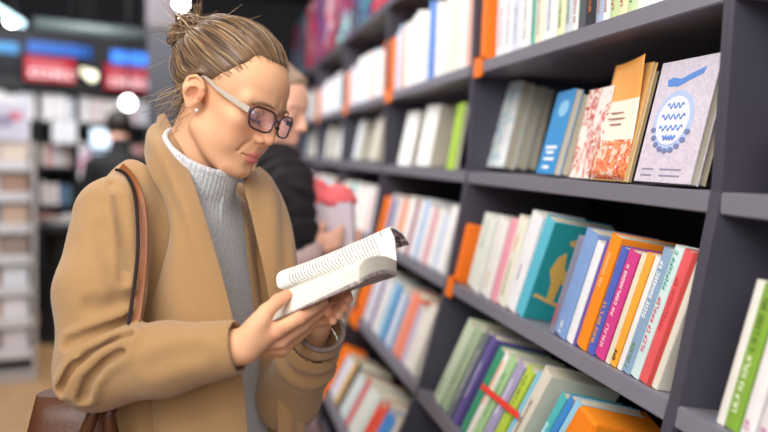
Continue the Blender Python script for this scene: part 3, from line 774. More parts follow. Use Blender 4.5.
foot = Vector(t2w((0, 0, 0))); foot.z = 0
woman = empty('person', foot, 'woman in camel coat, grey turtleneck and glasses, hair in a bun, reading an open book', 'person')
wi = -npv(foot)
me = np_mesh('body', V+wi, Q)
# colour: lips, flush of cheeks, nails follow the anatomy
L_ = w2h(V.astype(np.float32)); la = L_.copy(); la[:, 1] = np.abs(la[:, 1])
upm = chain(la, [(.0925, 0, -.0548), (.0915, .0050, -.0540), (.0860, .0150, -.0568), (.0785, .0235, -.0592)], [.0040, .0044, .0034, .0018])
lom = chain(la, [(.0905, 0, -.0655), (.0890, .0080, -.0650), (.0845, .0160, -.0625), (.0785, .0230, -.0598)], [.0052, .0050, .0034, .0016])
near_h = np.linalg.norm(la, axis=1) < .16
lips = np.clip(1-np.minimum(upm, lom)/.0018, 0, 1)*near_h
flush = (np.exp(-(sph(la, (.070, .040, -.020), 0)/.022)**2)*.55+np.exp(-(sph(la, (.108, 0, -.022), 0)/.012)**2)*.5+np.exp(-(sph(la, (-.004, .074, -.003), 0)/.013)**2)*.8)*near_h
mouth = np.clip(1-np.abs(chain(la, [(.0960, 0, -.0598), (.0900, .0100, -.0598), (.0835, .0235, -.0588), (.0790, .0262, -.0580)], [0, 0, 0, 0]))/.0017, 0, 1)*near_h
pw = V.astype(np.float32)
kn = np.zeros(len(V))
for c, r in ((cpx(277, 333, 1.04), .016), (cpx(300, 318, 1.055), .012), (cpx(277, 300, 1.055), .012), (cpx(345, 302, 1.09), .02), (cpx(286, 294, 1.07), .012), (cpx(336, 312, 1.10), .014)): kn = np.maximum(kn, np.exp(-(np.linalg.norm(pw-c, axis=1)/r)**2))
base = np.array(lin('e3ae88')[:3]); lipc = np.array(lin('c96a6c')[:3]); red = np.array(lin('dd8f74')[:3]); dk = np.array(lin('6e2f30')[:3])
col = base[None]*np.ones((len(V), 1))
f_ = np.clip(flush+kn*.55, 0, 1)[:, None]; col = col*(1-f_)+red*f_
col = col*(1-lips[:, None]*.85)+lipc*lips[:, None]*.85
col = col*(1-mouth[:, None]*.8)+dk*mouth[:, None]*.8
ca = me.color_attributes.new('tint', 'FLOAT_COLOR', 'POINT'); ca.data.foreach_set('color', np.concatenate([col, np.ones((len(V), 1))], 1).astype(np.float32).ravel())
skin = mat('skin', 'e0b090', .58, bump=.06, bscale=900, sss=.12, spec=.3)
nt = skin.node_tree; at = nt.nodes.new('ShaderNodeAttribute'); at.attribute_name = 'tint'; nt.links.new(at.outputs['Color'], nt.nodes['Principled BSDF'].inputs['Base Color'])
body = link('body', me, skin, woman)

# ---- knitted turtleneck
def sweater_sdf(p):
    t = w2t(p); ts = t*npv((1/.74, 1, 1))
    d = cap(ts, (.005, 0, -.10), (.088, 0, -.60), .140, .168)*.85
    d = smin(d, cap(t, (-.01, -.11, -.070), (-.01, .11, -.070), .055), .05)
    # roll collar: a tube around the neck, open on top
    a = t2w((.012, .0, -.055)); b = COLT; ax = (b-a)/np.linalg.norm(b-a); L0 = np.linalg.norm(b-a)
    q = p-a; s = q@ax; rad = np.linalg.norm(q-s[:, None]*ax, axis=1)
    f = np.clip(s/L0, -.5, 1.6); R_ = .078-.010*f
    ang = np.arctan2(q@COLY, q@COLX)
    R_ = R_+.0011*np.sin(ang*56)*np.clip(f*3, 0, 1)+.004*np.exp(-((f-.45)/.12)**2)*np.sin(ang*1.5+1)
    outer = smax(rad-R_, (p-COLT)@COLN, .006)
    outer = smax(outer, -s-.03, .01)
    d = smin(d, outer, .022)
    return smax(d, -np.where(s > .02, rad-(R_-.0085), 1.0), .004)
COLT = cpx(203, 148, 1.255)+0
_ax = (COLT-t2w((.012, 0, -.055))); _ax /= np.linalg.norm(_ax)
COLN = np.cross(cpx(237, 178, 1.21)-cpx(166, 112, 1.285), TL); COLN /= np.linalg.norm(COLN); COLN = COLN if COLN[2] > 0 else -COLN
COLX = np.cross(_ax, TL); COLX /= np.linalg.norm(COLX); COLY = np.cross(_ax, COLX)
V, Q = mesh_sdf(sweater_sdf, *bounds([t2w((-.2, -.2, -.66)), t2w((.22, .2, .0)), t2w((.15, -.15, .02)), COLT], .1), .0026)
V = smooth_np(V, Q, 1, .3)
knit = mat('grey_knit', 'cdcfd3', .9, noise=.38, nscale=260, bump=1.0, bscale=420, spec=.2)
link('turtleneck', np_mesh('turtleneck', V+wi, Q), knit, woman)
# ---- camel coat: body, sleeves, wide collar
def sleeve_n(p): return chain(p, [SHn+TL*.012, cpx(100, 292, 1.115), ELn+0, cpx(165, 359, 1.062), cpx(238, 347, 1.045)], [.062, .0625, .057, .0500, .0385], .02)
SLf = [SHf-TL*.02, cpx(287, 330, 1.42), cpx(288, 398, 1.31), cpx(305, 362, 1.235), cpx(320.5, 329, 1.168)]
def sleeve_f(p): return chain(p, SLf, [.064, .060, .054, .046, .0400], .02)
def coat_base(p):
    t = w2t(p)
    ts = (t-npv((.012, 0, 0)))*npv((1/.80, 1, 1))
    d = cap(ts, (-.02, 0, -.12), (.045, 0, -.55), .150, .185)*.88
    d = smin(d, cap(ts, (.045, 0, -.55), (.05, 0, -1.02), .185, .235)*.88, .05)
    d = smin(d, cap(t, (-.015, -.10, -.078), (-.015, .11, -.078), .066), .06)
    # the collar rising behind the neck
    d = smin(d, cap(p, cpx(110, 208, 1.17), cpx(143, 186, 1.255), .040, .040), .04)
    d = smin(d, cap(p, cpx(143, 186, 1.255), cpx(161, 160, 1.315), .040, .022), .04)
    d = smin(d, cap(t, (-.055, .055, -.03), (-.045, .050, .05), .050, .028), .05)
    sn = sleeve_n(p)
    # a crease where the sleeve joins the body
    d = smin(d, sn, .016)
    return d
def surf(px, py, off=0, fn=None, d0=.85):
    r = npv(ray(px, py)); t = d0; fn = fn or coat_base
    for _ in range(60):
        e = float(fn((co_+r*t)[None])[0]); t += max(e*.8, -.02)
        if abs(e) < .0005 or t > 1.9: break
    return co_+r*(t-off)
def groove(pts, off=0): return [surf(x, y, off) for x, y in pts]
FOLDS = [  # (points in the picture, depth of the crease, softness)
 ([(131, 338), (112, 346), (92, 356), (74, 370), (64, 388)], .017, .012),
 ([(128, 320), (108, 330), (86, 338), (70, 344)], .012, .013),
 ([(124, 352), (104, 362), (90, 378), (84, 396)], .014, .012),
 ([(75, 362), (68, 380), (72, 398)], .004, .012),
 ([(118, 200), (122, 240), (124, 280)], .0045, .012),
 ([(130, 300), (110, 306), (90, 306)], .004, .018),
 ([(108, 186), (96, 184), (84, 180)], .0035, .010),
 ([(100, 230), (112, 262), (118, 292)], .0035, .02),
 ([(150, 366), (170, 358), (196, 352)], .003, .02),
 ([(60, 250), (70, 280), (72, 310)], .003, .02),
]
FG = [(groove(a), b, c) for a, b, c in FOLDS]
SEAM = groove([(103, 172), (112, 186), (122, 205), (128, 240), (131, 290), (132, 330)])
def fold(p, d):
    for pts, dep, s in FG:
        c = np.mean(pts, 0); m = np.linalg.norm(p-c, axis=1) < .16
        if m.any():
            e = chain(p[m], pts, [0]*len(pts)); d[m] += dep*np.exp(-(e/(s*.62))**2)-dep*.55*np.exp(-((e-s*1.1)/(s*.6))**2)
    c = np.mean(SEAM, 0); m = np.linalg.norm(p-c, axis=1) < .2
    if m.any():
        e = chain(p[m], SEAM, [0]*len(SEAM)); d[m] += .007*np.exp(-(e/.007)**2)
    return d
AXC = WRn-cpx(165, 359, 1.062); AXC /= np.linalg.norm(AXC)
AXF = SLf[4]-SLf[3]; AXF /= np.linalg.norm(AXF)
def coat_sdf(p):
    d = fold(p, coat_base(p))
    t = w2t(p)
    # flat cuff end, hollow sleeve
    s = (p-cpx(239, 346, 1.045))@AXC; nearw = np.linalg.norm(p-WRn, axis=1) < .10
    d = np.where(nearw, smax(d, s, .004), d)
    rr = np.linalg.norm((p-WRn)-((p-WRn)@AXC)[:, None]*AXC, axis=1)
    d = np.where(nearw, smax(d, -np.maximum(rr-.0335, -(s+.045)), .003), d)
    # neck opening and the open front
    w_ = .058+.010*np.clip(-t[:, 2]/.4, 0, 1)
    V_ = smax(np.abs(t[:, 1]-.012)-w_, -(t[:, 0]-.02), .01); V_ = smax(V_, t[:, 2]-.2, .01)
    d = smax(d, -V_, .01)
    rad = np.linalg.norm((t-npv((.0, 0, 0)))[:, :2]*npv((1, 1)), axis=1)
    hole = np.maximum(rad-.082, -(t[:, 2]+.03))
    d = smax(d, -hole, .008)
    # hollow shell behind the front edges
    return d
Vv, Q = mesh_sdf(coat_sdf, *bounds([t2w((-.25, -.3, -1.3)), t2w((.3, .3, .12)), SHn, ELn, WRn], .1), .0034)
Vv = smooth_np(Vv, Q, 2, .5)
camel = mat('camel_wool', 'a37f55', .95, noise=.07, nscale=160, bump=.35, bscale=700, spec=.15)
camel.node_tree.nodes['Principled BSDF'].inputs['Sheen Weight'].default_value = .25
camel.node_tree.nodes['Principled BSDF'].inputs['Sheen Roughness'].default_value = .6
coat = link('coat', np_mesh('coat', Vv+wi, Q), camel, woman)
def fsleeve(p):
    d = sleeve_f(p)
    s = (p-SLf[4])@AXF; m = np.linalg.norm(p-SLf[4], axis=1) < .08
    d = np.where(m, smax(d, s, .003), d)
    rr = np.linalg.norm((p-SLf[4])-s[:, None]*AXF, axis=1)
    d = np.where(m, smax(d, -np.maximum(rr-.0350, -(s+.06)), .003), d)
    g = .0035*np.sin(s*170+rr*30)*np.exp(-((s+.06)/.05)**2); return d+g
Vv, Q = mesh_sdf(fsleeve, *bounds(SLf, .08), .0034)
link('sleeve', np_mesh('sleeve', smooth_np(Vv, Q, 2, .5)+wi, Q), camel, coat)
# cuff rim of the far sleeve, knitted grey-brown
bm = bmesh.new(); u1 = np.cross(AXF, npv((0, 0, 1))); u1 /= np.linalg.norm(u1); u2 = np.cross(AXF, u1)
ring = [SLf[4]-AXF*.002+(u1*math.cos(a)+u2*math.sin(a))*.0375 for a in np.linspace(0, 2*PI, 41)]
tube(bm, [Vector(p+wi) for p in ring], .0042, 8, caps=False); link('cuff_rim', bm, mat('taupe_knit', '84756c', .9, bump=.8, bscale=500), coat)
# lapels: thick folded cloth between an inner and an outer edge
def lapel(name, inner, outer, bulge=.018, off_i=.012, off_o=.010, absd=None, th=.006, nu=14):
    n = 40
    def samp(pts, m):
        pts = np.array(pts, dtype=float); k = np.linspace(0, len(pts)-1, m); out = []
        for x in k:                      # Catmull-Rom through the measured points
            i = int(min(x, len(pts)-1.001)); f = x-i
            p0, p1, p2, p3 = pts[max(i-1, 0)], pts[i], pts[min(i+1, len(pts)-1)], pts[min(i+2, len(pts)-1)]
            out.append(.5*((2*p1)+(-p0+p2)*f+(2*p0-5*p1+4*p2-p3)*f*f+(-p0+3*p1-3*p2+p3)*f**3))
        return np.array(out)
    A = samp([cpx(*q) for q in inner], n); B = samp([cpx(*q) for q in outer], n)
    bm = bmesh.new(); G = []
    for i in range(n):
        t_ = A[min(i+1, n-1)]-A[max(i-1, 0)]; nn = np.cross(t_, B[i]-A[i]); nn /= np.linalg.norm(nn)+1e-9
        if nn@fw_ > 0: nn = -nn
        row = []
        for j in range(nu+1):
            f = j/nu; h = bulge*min(1, .25+i/9)*math.sin(PI*min(1, f*1.0))**.8+.004*math.sin(f*9+i*.35)*math.sin(PI*f)
            row.append(bm.verts.new(Vector(A[i]*(1-f)+B[i]*f+nn*h+wi)))
        G.append(row)
    for i in range(n-1):
        for j in range(nu): 
            f = bm.faces.new([G[i][j], G[i][j+1], G[i+1][j+1], G[i+1][j]]); f.smooth = True
    o = link(name, bm, camel, coat, True)
    m = o.modifiers.new('thick', 'SOLIDIFY'); m.thickness = th; m.offset = 0
    m = o.modifiers.new('round', 'BEVEL'); m.width = .0022; m.segments = 2; m.limit_method = 'ANGLE'
    m = o.modifiers.new('sub', 'SUBSURF'); m.levels = 1; m.render_levels = 1
    return o
def torso(p):
    t = w2t(p); ts = (t-npv((.012, 0, 0)))*npv((1/.80, 1, 1)); return smin(cap(ts, (-.02, 0, -.12), (.045, 0, -.55), .150, .185)*.88, cap(t, (-.015, -.10, -.078), (-.015, .11, -.078), .066), .06)
def sdep(x, y): return (x, y, float((surf(x, y, .018, torso)-co_)@fw_))
lapel('lapel', [(165, 114, 1.300), (172, 130, 1.262), (183, 158, 1.215), (197, 195, 1.172), (212, 243, 1.150), (226, 292, 1.138), (236, 335, 1.13), (243, 385, 1.13), (248, 440, 1.13)],
      [(153, 131, 1.318), (146, 148, 1.262), (150, 172, 1.195), *[sdep(x, y) for x, y in ((166, 200), (172, 232), (164, 268), (154, 302), (151, 336), (153, 385), (155, 440))]], .020)
lapel('lapel', [(247, 172, 1.300), (243, 183, 1.268), (249, 205, 1.250), (257, 240, 1.238), (266, 280, 1.232), (272, 320, 1.232), (276, 370, 1.238), (278, 440, 1.24)],
      [(258, 167, 1.385), (272, 182, 1.372), (284, 205, 1.340), (292, 235, 1.318), (297, 275, 1.305), (301, 320, 1.30), (302, 370, 1.30), (303, 440, 1.30)], .016)
# hip pocket welt
pk = [surf(x, y, .003) for x, y in ((178, 412), (190, 409), (205, 406), (220, 406), (236, 409))]
bm = bmesh.new(); tube(bm, [Vector(p+wi) for p in pk], .004, 8); link('pocket_edge', bm, camel, coat)
# trousers and shoes below
def legs(p):
    t = w2t(p); q = t.copy(); q[:, 1] = np.abs(q[:, 1])
    z0 = -float(NB[2])
    return smin(chain(q, [(.02, .08, -.58), (.02, .09, -.95), (.0, .09, z0+.09)], [.085, .058, .042]), cap(t, (.02, -.04, -.60), (.02, .04, -.60), .095), .03)
Vv, Q = mesh_sdf(legs, *bounds([t2w((-.1, -.2, -.5)), t2w((.2, .2, -float(NB[2])+.05))], .12), .008)
link('trousers', np_mesh('trousers', Vv+wi, Q), mat('dark_denim', '23252e', .85), woman)
for sy in (-.09, .09):
    def shoe(p, sy=sy):
        t = w2t(p); z0 = -float(NB[2])
        return smax(smin(cap(t, (-.03, sy, z0+.045), (.13, sy, z0+.028), .044, .034), cap(t, (-.01, sy, z0+.05), (-.01, sy, z0+.15), .05, .047), .02), -(t[:, 2]-z0-.001), .002)
    Vv, Q = mesh_sdf(shoe, *bounds([t2w((-.1, sy-.06, -float(NB[2]))), t2w((.2, sy+.06, -float(NB[2])+.2))], .05), .006)
    link('ankle_boot', np_mesh('ankle_boot', Vv+wi, Q), mat('black_leather', '17161a', .45), woman)
# ---- hair: scalp cap, combed strands, messy bun
def hair_cap(l):
    base = head_sdf(l, False, False)
    side = np.abs(l[:, 1])
    c = -.76*l[:, 0]+.65*l[:, 2]-.009
    c = np.where(l[:, 2] > .03, c-.012*np.exp(-((side-.042)/.016)**2)*np.clip((l[:, 0]-.02)/.03, 0, 1), c)
    ear = ell(np.stack([l[:, 0], side, l[:, 2]], 1), (-.004, .080, -.004), (.022, .035, .034))
    return base, np.minimum(c, np.where(l[:, 0] > -.03, .02, 1)*0+1), ear
def scalp(l):
    b, c, ear = hair_cap(l)
    b = b-.0015-.0060*np.clip((c-.0)/.03, 0, 1)-.0022*np.sin(l[:, 2]*210+l[:, 0]*90)*np.clip((l[:, 2]-.02)*20, 0, 1)*.5
    d = smax(b, -c, .012)
    d = smax(d, -(ear-.001), .004); d = smax(d, -(l[:, 2]+.062), .01)
    return d
V_, Q_ = mesh_sdf(scalp, (-.15, -.11, -.10), (.13, .11, .17), .0022)
V_ = smooth_np(V_, Q_, 2, .5)
def hairmat(n, c): 
    m = mat(n, c, .42, noise=.25, nscale=60, spec=.45); return m
hm = [hairmat('hair_brown', '765b44'), hairmat('hair_dark', '513f33'), hairmat('hair_blond', '957656'), hairmat('hair_light', 'b29670')]
hair = link('hair', np_mesh('hair', (H0+(V_*HS)@HR.T)+wi, Q_), hm[0], woman)
BUN = npv((-.118, -.006, .074))
rnd = random.Random(3)
def push(l, off):   # move points onto the outside of the scalp
    l = l.copy()
    for _ in range(4):
        b = head_sdf(l, False, False); e = .001
        g = np.stack([head_sdf(l+npv(v)*e, False, False)-b for v in ((1, 0, 0), (0, 1, 0), (0, 0, 1))], 1); g /= np.linalg.norm(g, axis=1)[:, None]+1e-9
        l = l-g*(b-off)[:, None]
    return l
bms = [bmesh.new() for _ in range(4)]
def hw(l): return Vector(h2w(l)+wi)
rs = np.random.RandomState(5)
vv = rs.normal(size=(9000, 3)).astype(np.float32); vv /= np.linalg.norm(vv, axis=1)[:, None]
LL = push(npv((0, 0, .04))+vv*.09, .004)
cc_ = -.76*LL[:, 0]+.65*LL[:, 2]-.004-np.where(LL[:, 2] > .03, .012*np.exp(-((np.abs(LL[:, 1])-.042)/.016)**2)*np.clip((LL[:, 0]-.02)/.03, 0, 1), 0)
er = ((LL[:, 0]+.004)/.022)**2+((LL[:, 2]+.004)/.034)**2
ok = (cc_ > -.007+rs.uniform(0, .006, 9000)) & (LL[:, 2] > -.055) & (er > 1) & ((cc_ < .03) | (rs.uniform(size=9000) < .4))
starts = [(l, c) for l, c in zip(LL[ok][:1000], cc_[ok][:1000])]
S0 = np.array([s[0] for s in starts], dtype=np.float32); n_ = 13; P = []
for j in range(n_):
    f = j/(n_-1)*.97; q = S0*(1-f)+BUN*f
    side = np.sign(S0[:, 1:2]); q = npv((0, 0, .04))+(q-npv((0, 0, .04)))
    # keep clear of the ear on the way back
    dz = np.exp(-((q[:, 0]+.004)/.03)**2)*np.clip(.034-q[:, 2], 0, .03)*(np.abs(q[:, 1]) > .03)
    q[:, 2] += dz*np.minimum(1, f*6); P.append(push(q, .0022+.0068*min(1, f*4)) if f < .93 else q)
P = np.array(P)
for i in range(len(starts)):
    ph = rnd.uniform(0, 6); am = rnd.uniform(.0004, .0022); lift = rnd.uniform(-.001, .0028); fly = rnd.random() < .07
    pts = []
    for j in range(n_):
        l = P[j, i].copy(); f = j/(n_-1); nn = l-npv((0, 0, .04)); nn = nn/np.linalg.norm(nn)
        l = l+nn*(lift*math.sin(PI*f)+(.006*math.sin(PI*f) if fly else 0))+npv((0, am*math.sin(ph+f*7), am*math.cos(ph+f*6)))
        pts.append(hw(l))
    r = rnd.uniform(.0005, .0011)*(.6 if fly else 1)
    k = rnd.choices((0, 1, 2, 3), (4, 2.6, 3, 1.2))[0]
    tube(bms[k], pts, [r*(.30+.95*min(1, j/4)) for j in range(n_)], 5)
# bun: loops wound round a core
for i in range(210):
    ax = Vector([rnd.gauss(0, 1) for _ in range(3)]).normalized(); a = ax.orthogonal().normalized(); b = ax.cross(a)
    R0 = rnd.uniform(.016, .040); a0 = rnd.uniform(0, 6.3); sp = rnd.uniform(2, 4.6); k = rnd.choices((0, 1, 2, 3), (3.5, 2, 3.5, 1.6))[0]
    c0 = Vector(BUN)+Vector([rnd.gauss(0, .0045) for _ in range(3)]); pts = []
    for j in range(12):
        t = a0+sp*j/11; R_ = R0*(1+.10*math.sin(t*2.3))
        pts.append(hw(npv(c0+(a*math.cos(t)+b*math.sin(t))*R_+ax*(j-5.5)*.0006)))
    tube(bms[k], pts, rnd.uniform(.0008, .0018), 5)
for i in range(130):    # loose ends round the bun
    v = Vector([rnd.gauss(-.4, .8), rnd.gauss(-.1, .9), rnd.gauss(.5, .9)]).normalized(); ln = rnd.uniform(.015, .062)
    side = Vector([rnd.gauss(0, 1) for _ in range(3)])*.45; c0 = Vector(BUN)+v*.022; k = rnd.choice((0, 2, 3)); pts = []
    for j in range(9):
        f = j/8; pts.append(hw(npv(c0+v*ln*f+side*ln*f*f)))
    tube(bms[k], pts, [.0006*(1-.6*j/8) for j in range(9)], 4)
nl = push(np.stack([rs.uniform(-.075, -.03, 50), rs.uniform(-.072, -.03, 50), rs.uniform(-.05, .01, 50)], 1).astype(np.float32), .007)
for i, l in enumerate(nl):    # wisps at the nape and ear
    ln = rnd.uniform(.02, .06); k = rnd.choice((0, 2, 3)); pts = []
    dv = npv((rnd.uniform(-.9, .1), rnd.uniform(-.6, .1), -1))
    for j in range(8):
        f = j/7; pts.append(hw(l+dv*ln*f+npv((-.012, 0, 0))*math.sin(f*3+i)*f))
    tube(bms[k], pts, .00045, 4)
for k, b in enumerate(bms): link('hair_strands', b, hm[k], hair, True)
# brows and lashes
def hairs(name, pathf, n, m, parent, r):
    b = bmesh.new()
    for i in range(n):
        p0, p1 = pathf(i/(n-1)); tube(b, [hw(p0), hw((npv(p0)+npv(p1))/2+npv((.0008, 0, .0004))), hw(p1)], [r, r*.9, r*.4], 4)
    return link(name, b, m, parent)
for sy in (-1, 1):
    def bpath(f, sy=sy):
        x = .0965-.0085*f-.012*f*f; y = sy*(.012+.036*f); z = .0275+.0035*math.sin(PI*min(1, f*1.1))-.002*f+rnd.uniform(-.0016, .0016)
        p = push(npv((x, y, z))[None], .004)[0]
        return p, p+npv((-.002, sy*.007, .0012))
    hairs('eyebrow', bpath, 46, hm[0], hair, .00038)
    def lpath(f, sy=sy):
        a = f; y = sy*(.0175+.0265*a); x = .0835+.0045*math.sin(PI*a)-.004*a; z = .0010-.0020*math.sin(PI*a)+.001*a
        return npv((x, y, z)), npv((x+.0055, y+sy*.002*(a-.3), z-.0035))
    hairs('eyelash', lpath, 30, mat('lash', '2a1c16', .6), body, .0004)
# earring
es = cpx(196.5, 110.5, float(npv(h2w((-.004, -.083, -.025))-co_)@fw_)-.004)
bm = bmesh.new(); bmesh.ops.create_uvsphere(bm, u_segments=14, v_segments=10, radius=.0030)
o = link('earring', bm, mat('pearl', 'ece6e0', .2), None, True); o.location = Vector(es); tag(o, 'small pearl stud earring on the reader\'s right ear lobe', 'earring')

# ---- glasses
gl = empty('glasses', mw=Matrix([list(HR[i])+[float(H0[i])] for i in range(3)]+[[0, 0, 0, 1]]), label='eyeglasses with dark plum rectangular rims and beige temples worn by the reader', cat='glasses')
plum = mat('plum_acetate', '3a2430', .25); beige = mat('beige_acetate', 'b7aa9c', .35)
lens = bpy.data.materials.new('lens_glass'); lens.use_nodes = True; nt = lens.node_tree; nt.nodes.clear()
o_ = nt.nodes.new('ShaderNodeOutputMaterial'); tr = nt.nodes.new('ShaderNodeBsdfTransparent'); gs = nt.nodes.new('ShaderNodeBsdfGlossy'); mx = nt.nodes.new('ShaderNodeMixShader')
tr.inputs[0].default_value = (.99, .96, 1, 1); gs.inputs[0].default_value = (.75, .70, 1, 1); gs.inputs['Roughness'].default_value = .04; mx.inputs[0].default_value = .14
nt.links.new(tr.outputs[0], mx.inputs[1]); nt.links.new(gs.outputs[0], mx.inputs[2]); nt.links.new(mx.outputs[0], o_.inputs[0])
LW, LH, YC, ZCn = .0278, .0180, .0343, .0042
def rimpt(a, sy, s=1.0):
    e = 3.2; ca, sa = math.cos(a), math.sin(a)
    y = LW*s*math.copysign(abs(ca)**(2/e), ca); z = LH*s*math.copysign(abs(sa)**(2/e), sa)
    if z < 0: y *= .93
    Y = sy*YC+y; return Vector((.1055-3.2*Y*Y-.10*(z)*-1*-1, Y, ZCn+z+.0015))
frame = bmesh.new()
for sy in (-1, 1):
    tube(frame, [rimpt(2*PI*i/40, sy) for i in range(41)], .0016, 8, caps=False)
tube(frame, [Vector((.1040, -.0090, .0085)), Vector((.1065, -.004, .0115)), Vector((.1065, .004, .0115)), Vector((.1040, .0090, .0085))], .0020, 8)
fr = link('frame', frame, plum, gl, True)
for sy in (-1, 1):
    b = bmesh.new(); c = b.verts.new(Vector((.1055-3.2*YC*YC, sy*YC, ZCn+.0015))); ring = [b.verts.new(rimpt(2*PI*i/40, sy, .97)) for i in range(40)]
    for i in range(40): b.faces.new([c, ring[i], ring[(i+1) % 40]])
    ln = link('lens', b, lens, gl, True); md = ln.modifiers.new('t', 'SOLIDIFY'); md.thickness = .0012
    b = bmesh.new(); bx(b, .0845, .0935, sy*.0580-.0022 if sy < 0 else .0580-.002, sy*.0580+.0022 if sy < 0 else .0640, .0085, .0165); link('hinge', b, plum, fr)
    pts = [(.090, .0625, .0125, .0046), (.075, .0690, .0150, .0046), (.050, .0755, .0185, .0040), (.025, .0780, .0225, .0032), (.010, .0780, .0265, .0026), (-.006, .0765, .0290, .0022), (-.020, .0760, .016, .0020)]
    b = bmesh.new(); G = []
    for (x, y, z, hh) in pts:
        G.append([b.verts.new((x, sy*(y+dy), z+dz)) for dy, dz in ((-.0012, -hh), (.0012, -hh), (.0012, hh), (-.0012, hh))])
    for i in range(len(G)-1):
        for j in range(4): b.faces.new([G[i][j], G[i][(j+1) % 4], G[i+1][(j+1) % 4], G[i+1][j]])
    b.faces.new(G[0]); b.faces.new(G[-1][::-1])
    te = link('temple', b, [beige], gl); te['label'] = 'beige temple arm'

# ---- the open book in her hands
bk = empty('open_book', Vector(cpx(330, 285, 1.08)), 'open softcover book held in both hands, printed page curling over its patterned cover', 'book')
bo = npv(bk.location)
pageM = bpy.data.materials.new('printed_page'); pageM.use_nodes = True; nt = pageM.node_tree; bs = nt.nodes['Principled BSDF']; bs.inputs['Roughness'].default_value = .75
uv = nt.nodes.new('ShaderNodeUVMap'); uv.uv_map = 'UVMap'; sep = nt.nodes.new('ShaderNodeSeparateXYZ'); nt.links.new(uv.outputs[0], sep.inputs[0])
def mth(op, a, b=None, c=None):
    n = nt.nodes.new('ShaderNodeMath'); n.operation = op
    for i, v in enumerate((a, b, c)):
        if v is None: continue
        if isinstance(v, (int, float)): n.inputs[i].default_value = v
        else: nt.links.new(v, n.inputs[i])
    return n.outputs[0]
U_, W_ = sep.outputs[0], sep.outputs[1]     # U along the spine (line number), V along a text line
NL = 38.
ln_ = mth('MULTIPLY', U_, NL); fr_ = mth('FRACT', ln_); idx = mth('FLOOR', ln_)
inl = mth('LESS_THAN', mth('ABSOLUTE', mth('SUBTRACT', fr_, .5)), .17)
cx = nt.nodes.new('ShaderNodeCombineXYZ'); nt.links.new(mth('MULTIPLY', W_, 34.), cx.inputs[0]); nt.links.new(mth('MULTIPLY', idx, 7.31), cx.inputs[1])
nz = nt.nodes.new('ShaderNodeTexNoise'); nz.inputs['Scale'].default_value = 1; nz.inputs['Detail'].default_value = 1; nt.links.new(cx.outputs[0], nz.inputs['Vector'])
word = mth('GREATER_THAN', nz.outputs['Fac'], .36)
wn = nt.nodes.new('ShaderNodeTexWhiteNoise'); wn.noise_dimensions = '1D'; nt.links.new(idx, wn.inputs['W'])
short = mth('MULTIPLY', mth('GREATER_THAN', wn.outputs['Value'], .78), .35)
m1 = mth('GREATER_THAN', W_, .10); m2 = mth('LESS_THAN', W_, mth('SUBTRACT', .90, short)); m3 = mth('GREATER_THAN', U_, .11); m4 = mth('LESS_THAN', U_, .86)
# running head near the top of the page
hd = mth('MULTIPLY', mth('LESS_THAN', mth('ABSOLUTE', mth('SUBTRACT', U_, .92)), .006), mth('LESS_THAN', mth('ABSOLUTE', mth('SUBTRACT', W_, .5)), .16))
txt = mth('MULTIPLY', mth('MULTIPLY', inl, word), mth('MULTIPLY', mth('MULTIPLY', m1, m2), mth('MULTIPLY', m3, m4)))
txt = mth('MULTIPLY', mth('MAXIMUM', txt, hd), .78)
mxc = nt.nodes.new('ShaderNodeMix'); mxc.data_type = 'RGBA'; mxc.inputs[6].default_value = lin('eceae4'); mxc.inputs[7].default_value = lin('55525a')
nt.links.new(txt, mxc.inputs[0]); nt.links.new(mxc.outputs[2], bs.inputs['Base Color'])
cream = mat('page_block', 'ebe6da', .8, noise=.04, nscale=400)
creamd = mat('page_block_head', 'd3cbbd', .85, noise=.1, nscale=500)
covp = blotch('patterned_cover', '9a9298', ['c9bcb4', '5c5866', 'a48a84', 'd8cfc6'], 120, (1, 1, 1), 5)
covb = blotch('inner_cover', 'b5a7a0', ['4d4350', '8a7a7c', 'c8b8ae'], 90, (1, 1, 1), 8)
def spl(pts, m):
    pts = np.array(pts, dtype=float); out = []
    for x in np.linspace(0, len(pts)-1, m):
        i = int(min(x, len(pts)-1.0001)); f = x-i
        p0, p1, p2, p3 = pts[max(i-1, 0)], pts[i], pts[min(i+1, len(pts)-1)], pts[min(i+2, len(pts)-1)]
        out.append(.5*((2*p1)+(-p0+p2)*f+(2*p0-5*p1+4*p2-p3)*f*f+(-p0+3*p1-3*p2+p3)*f**3))
    return np.array(out)
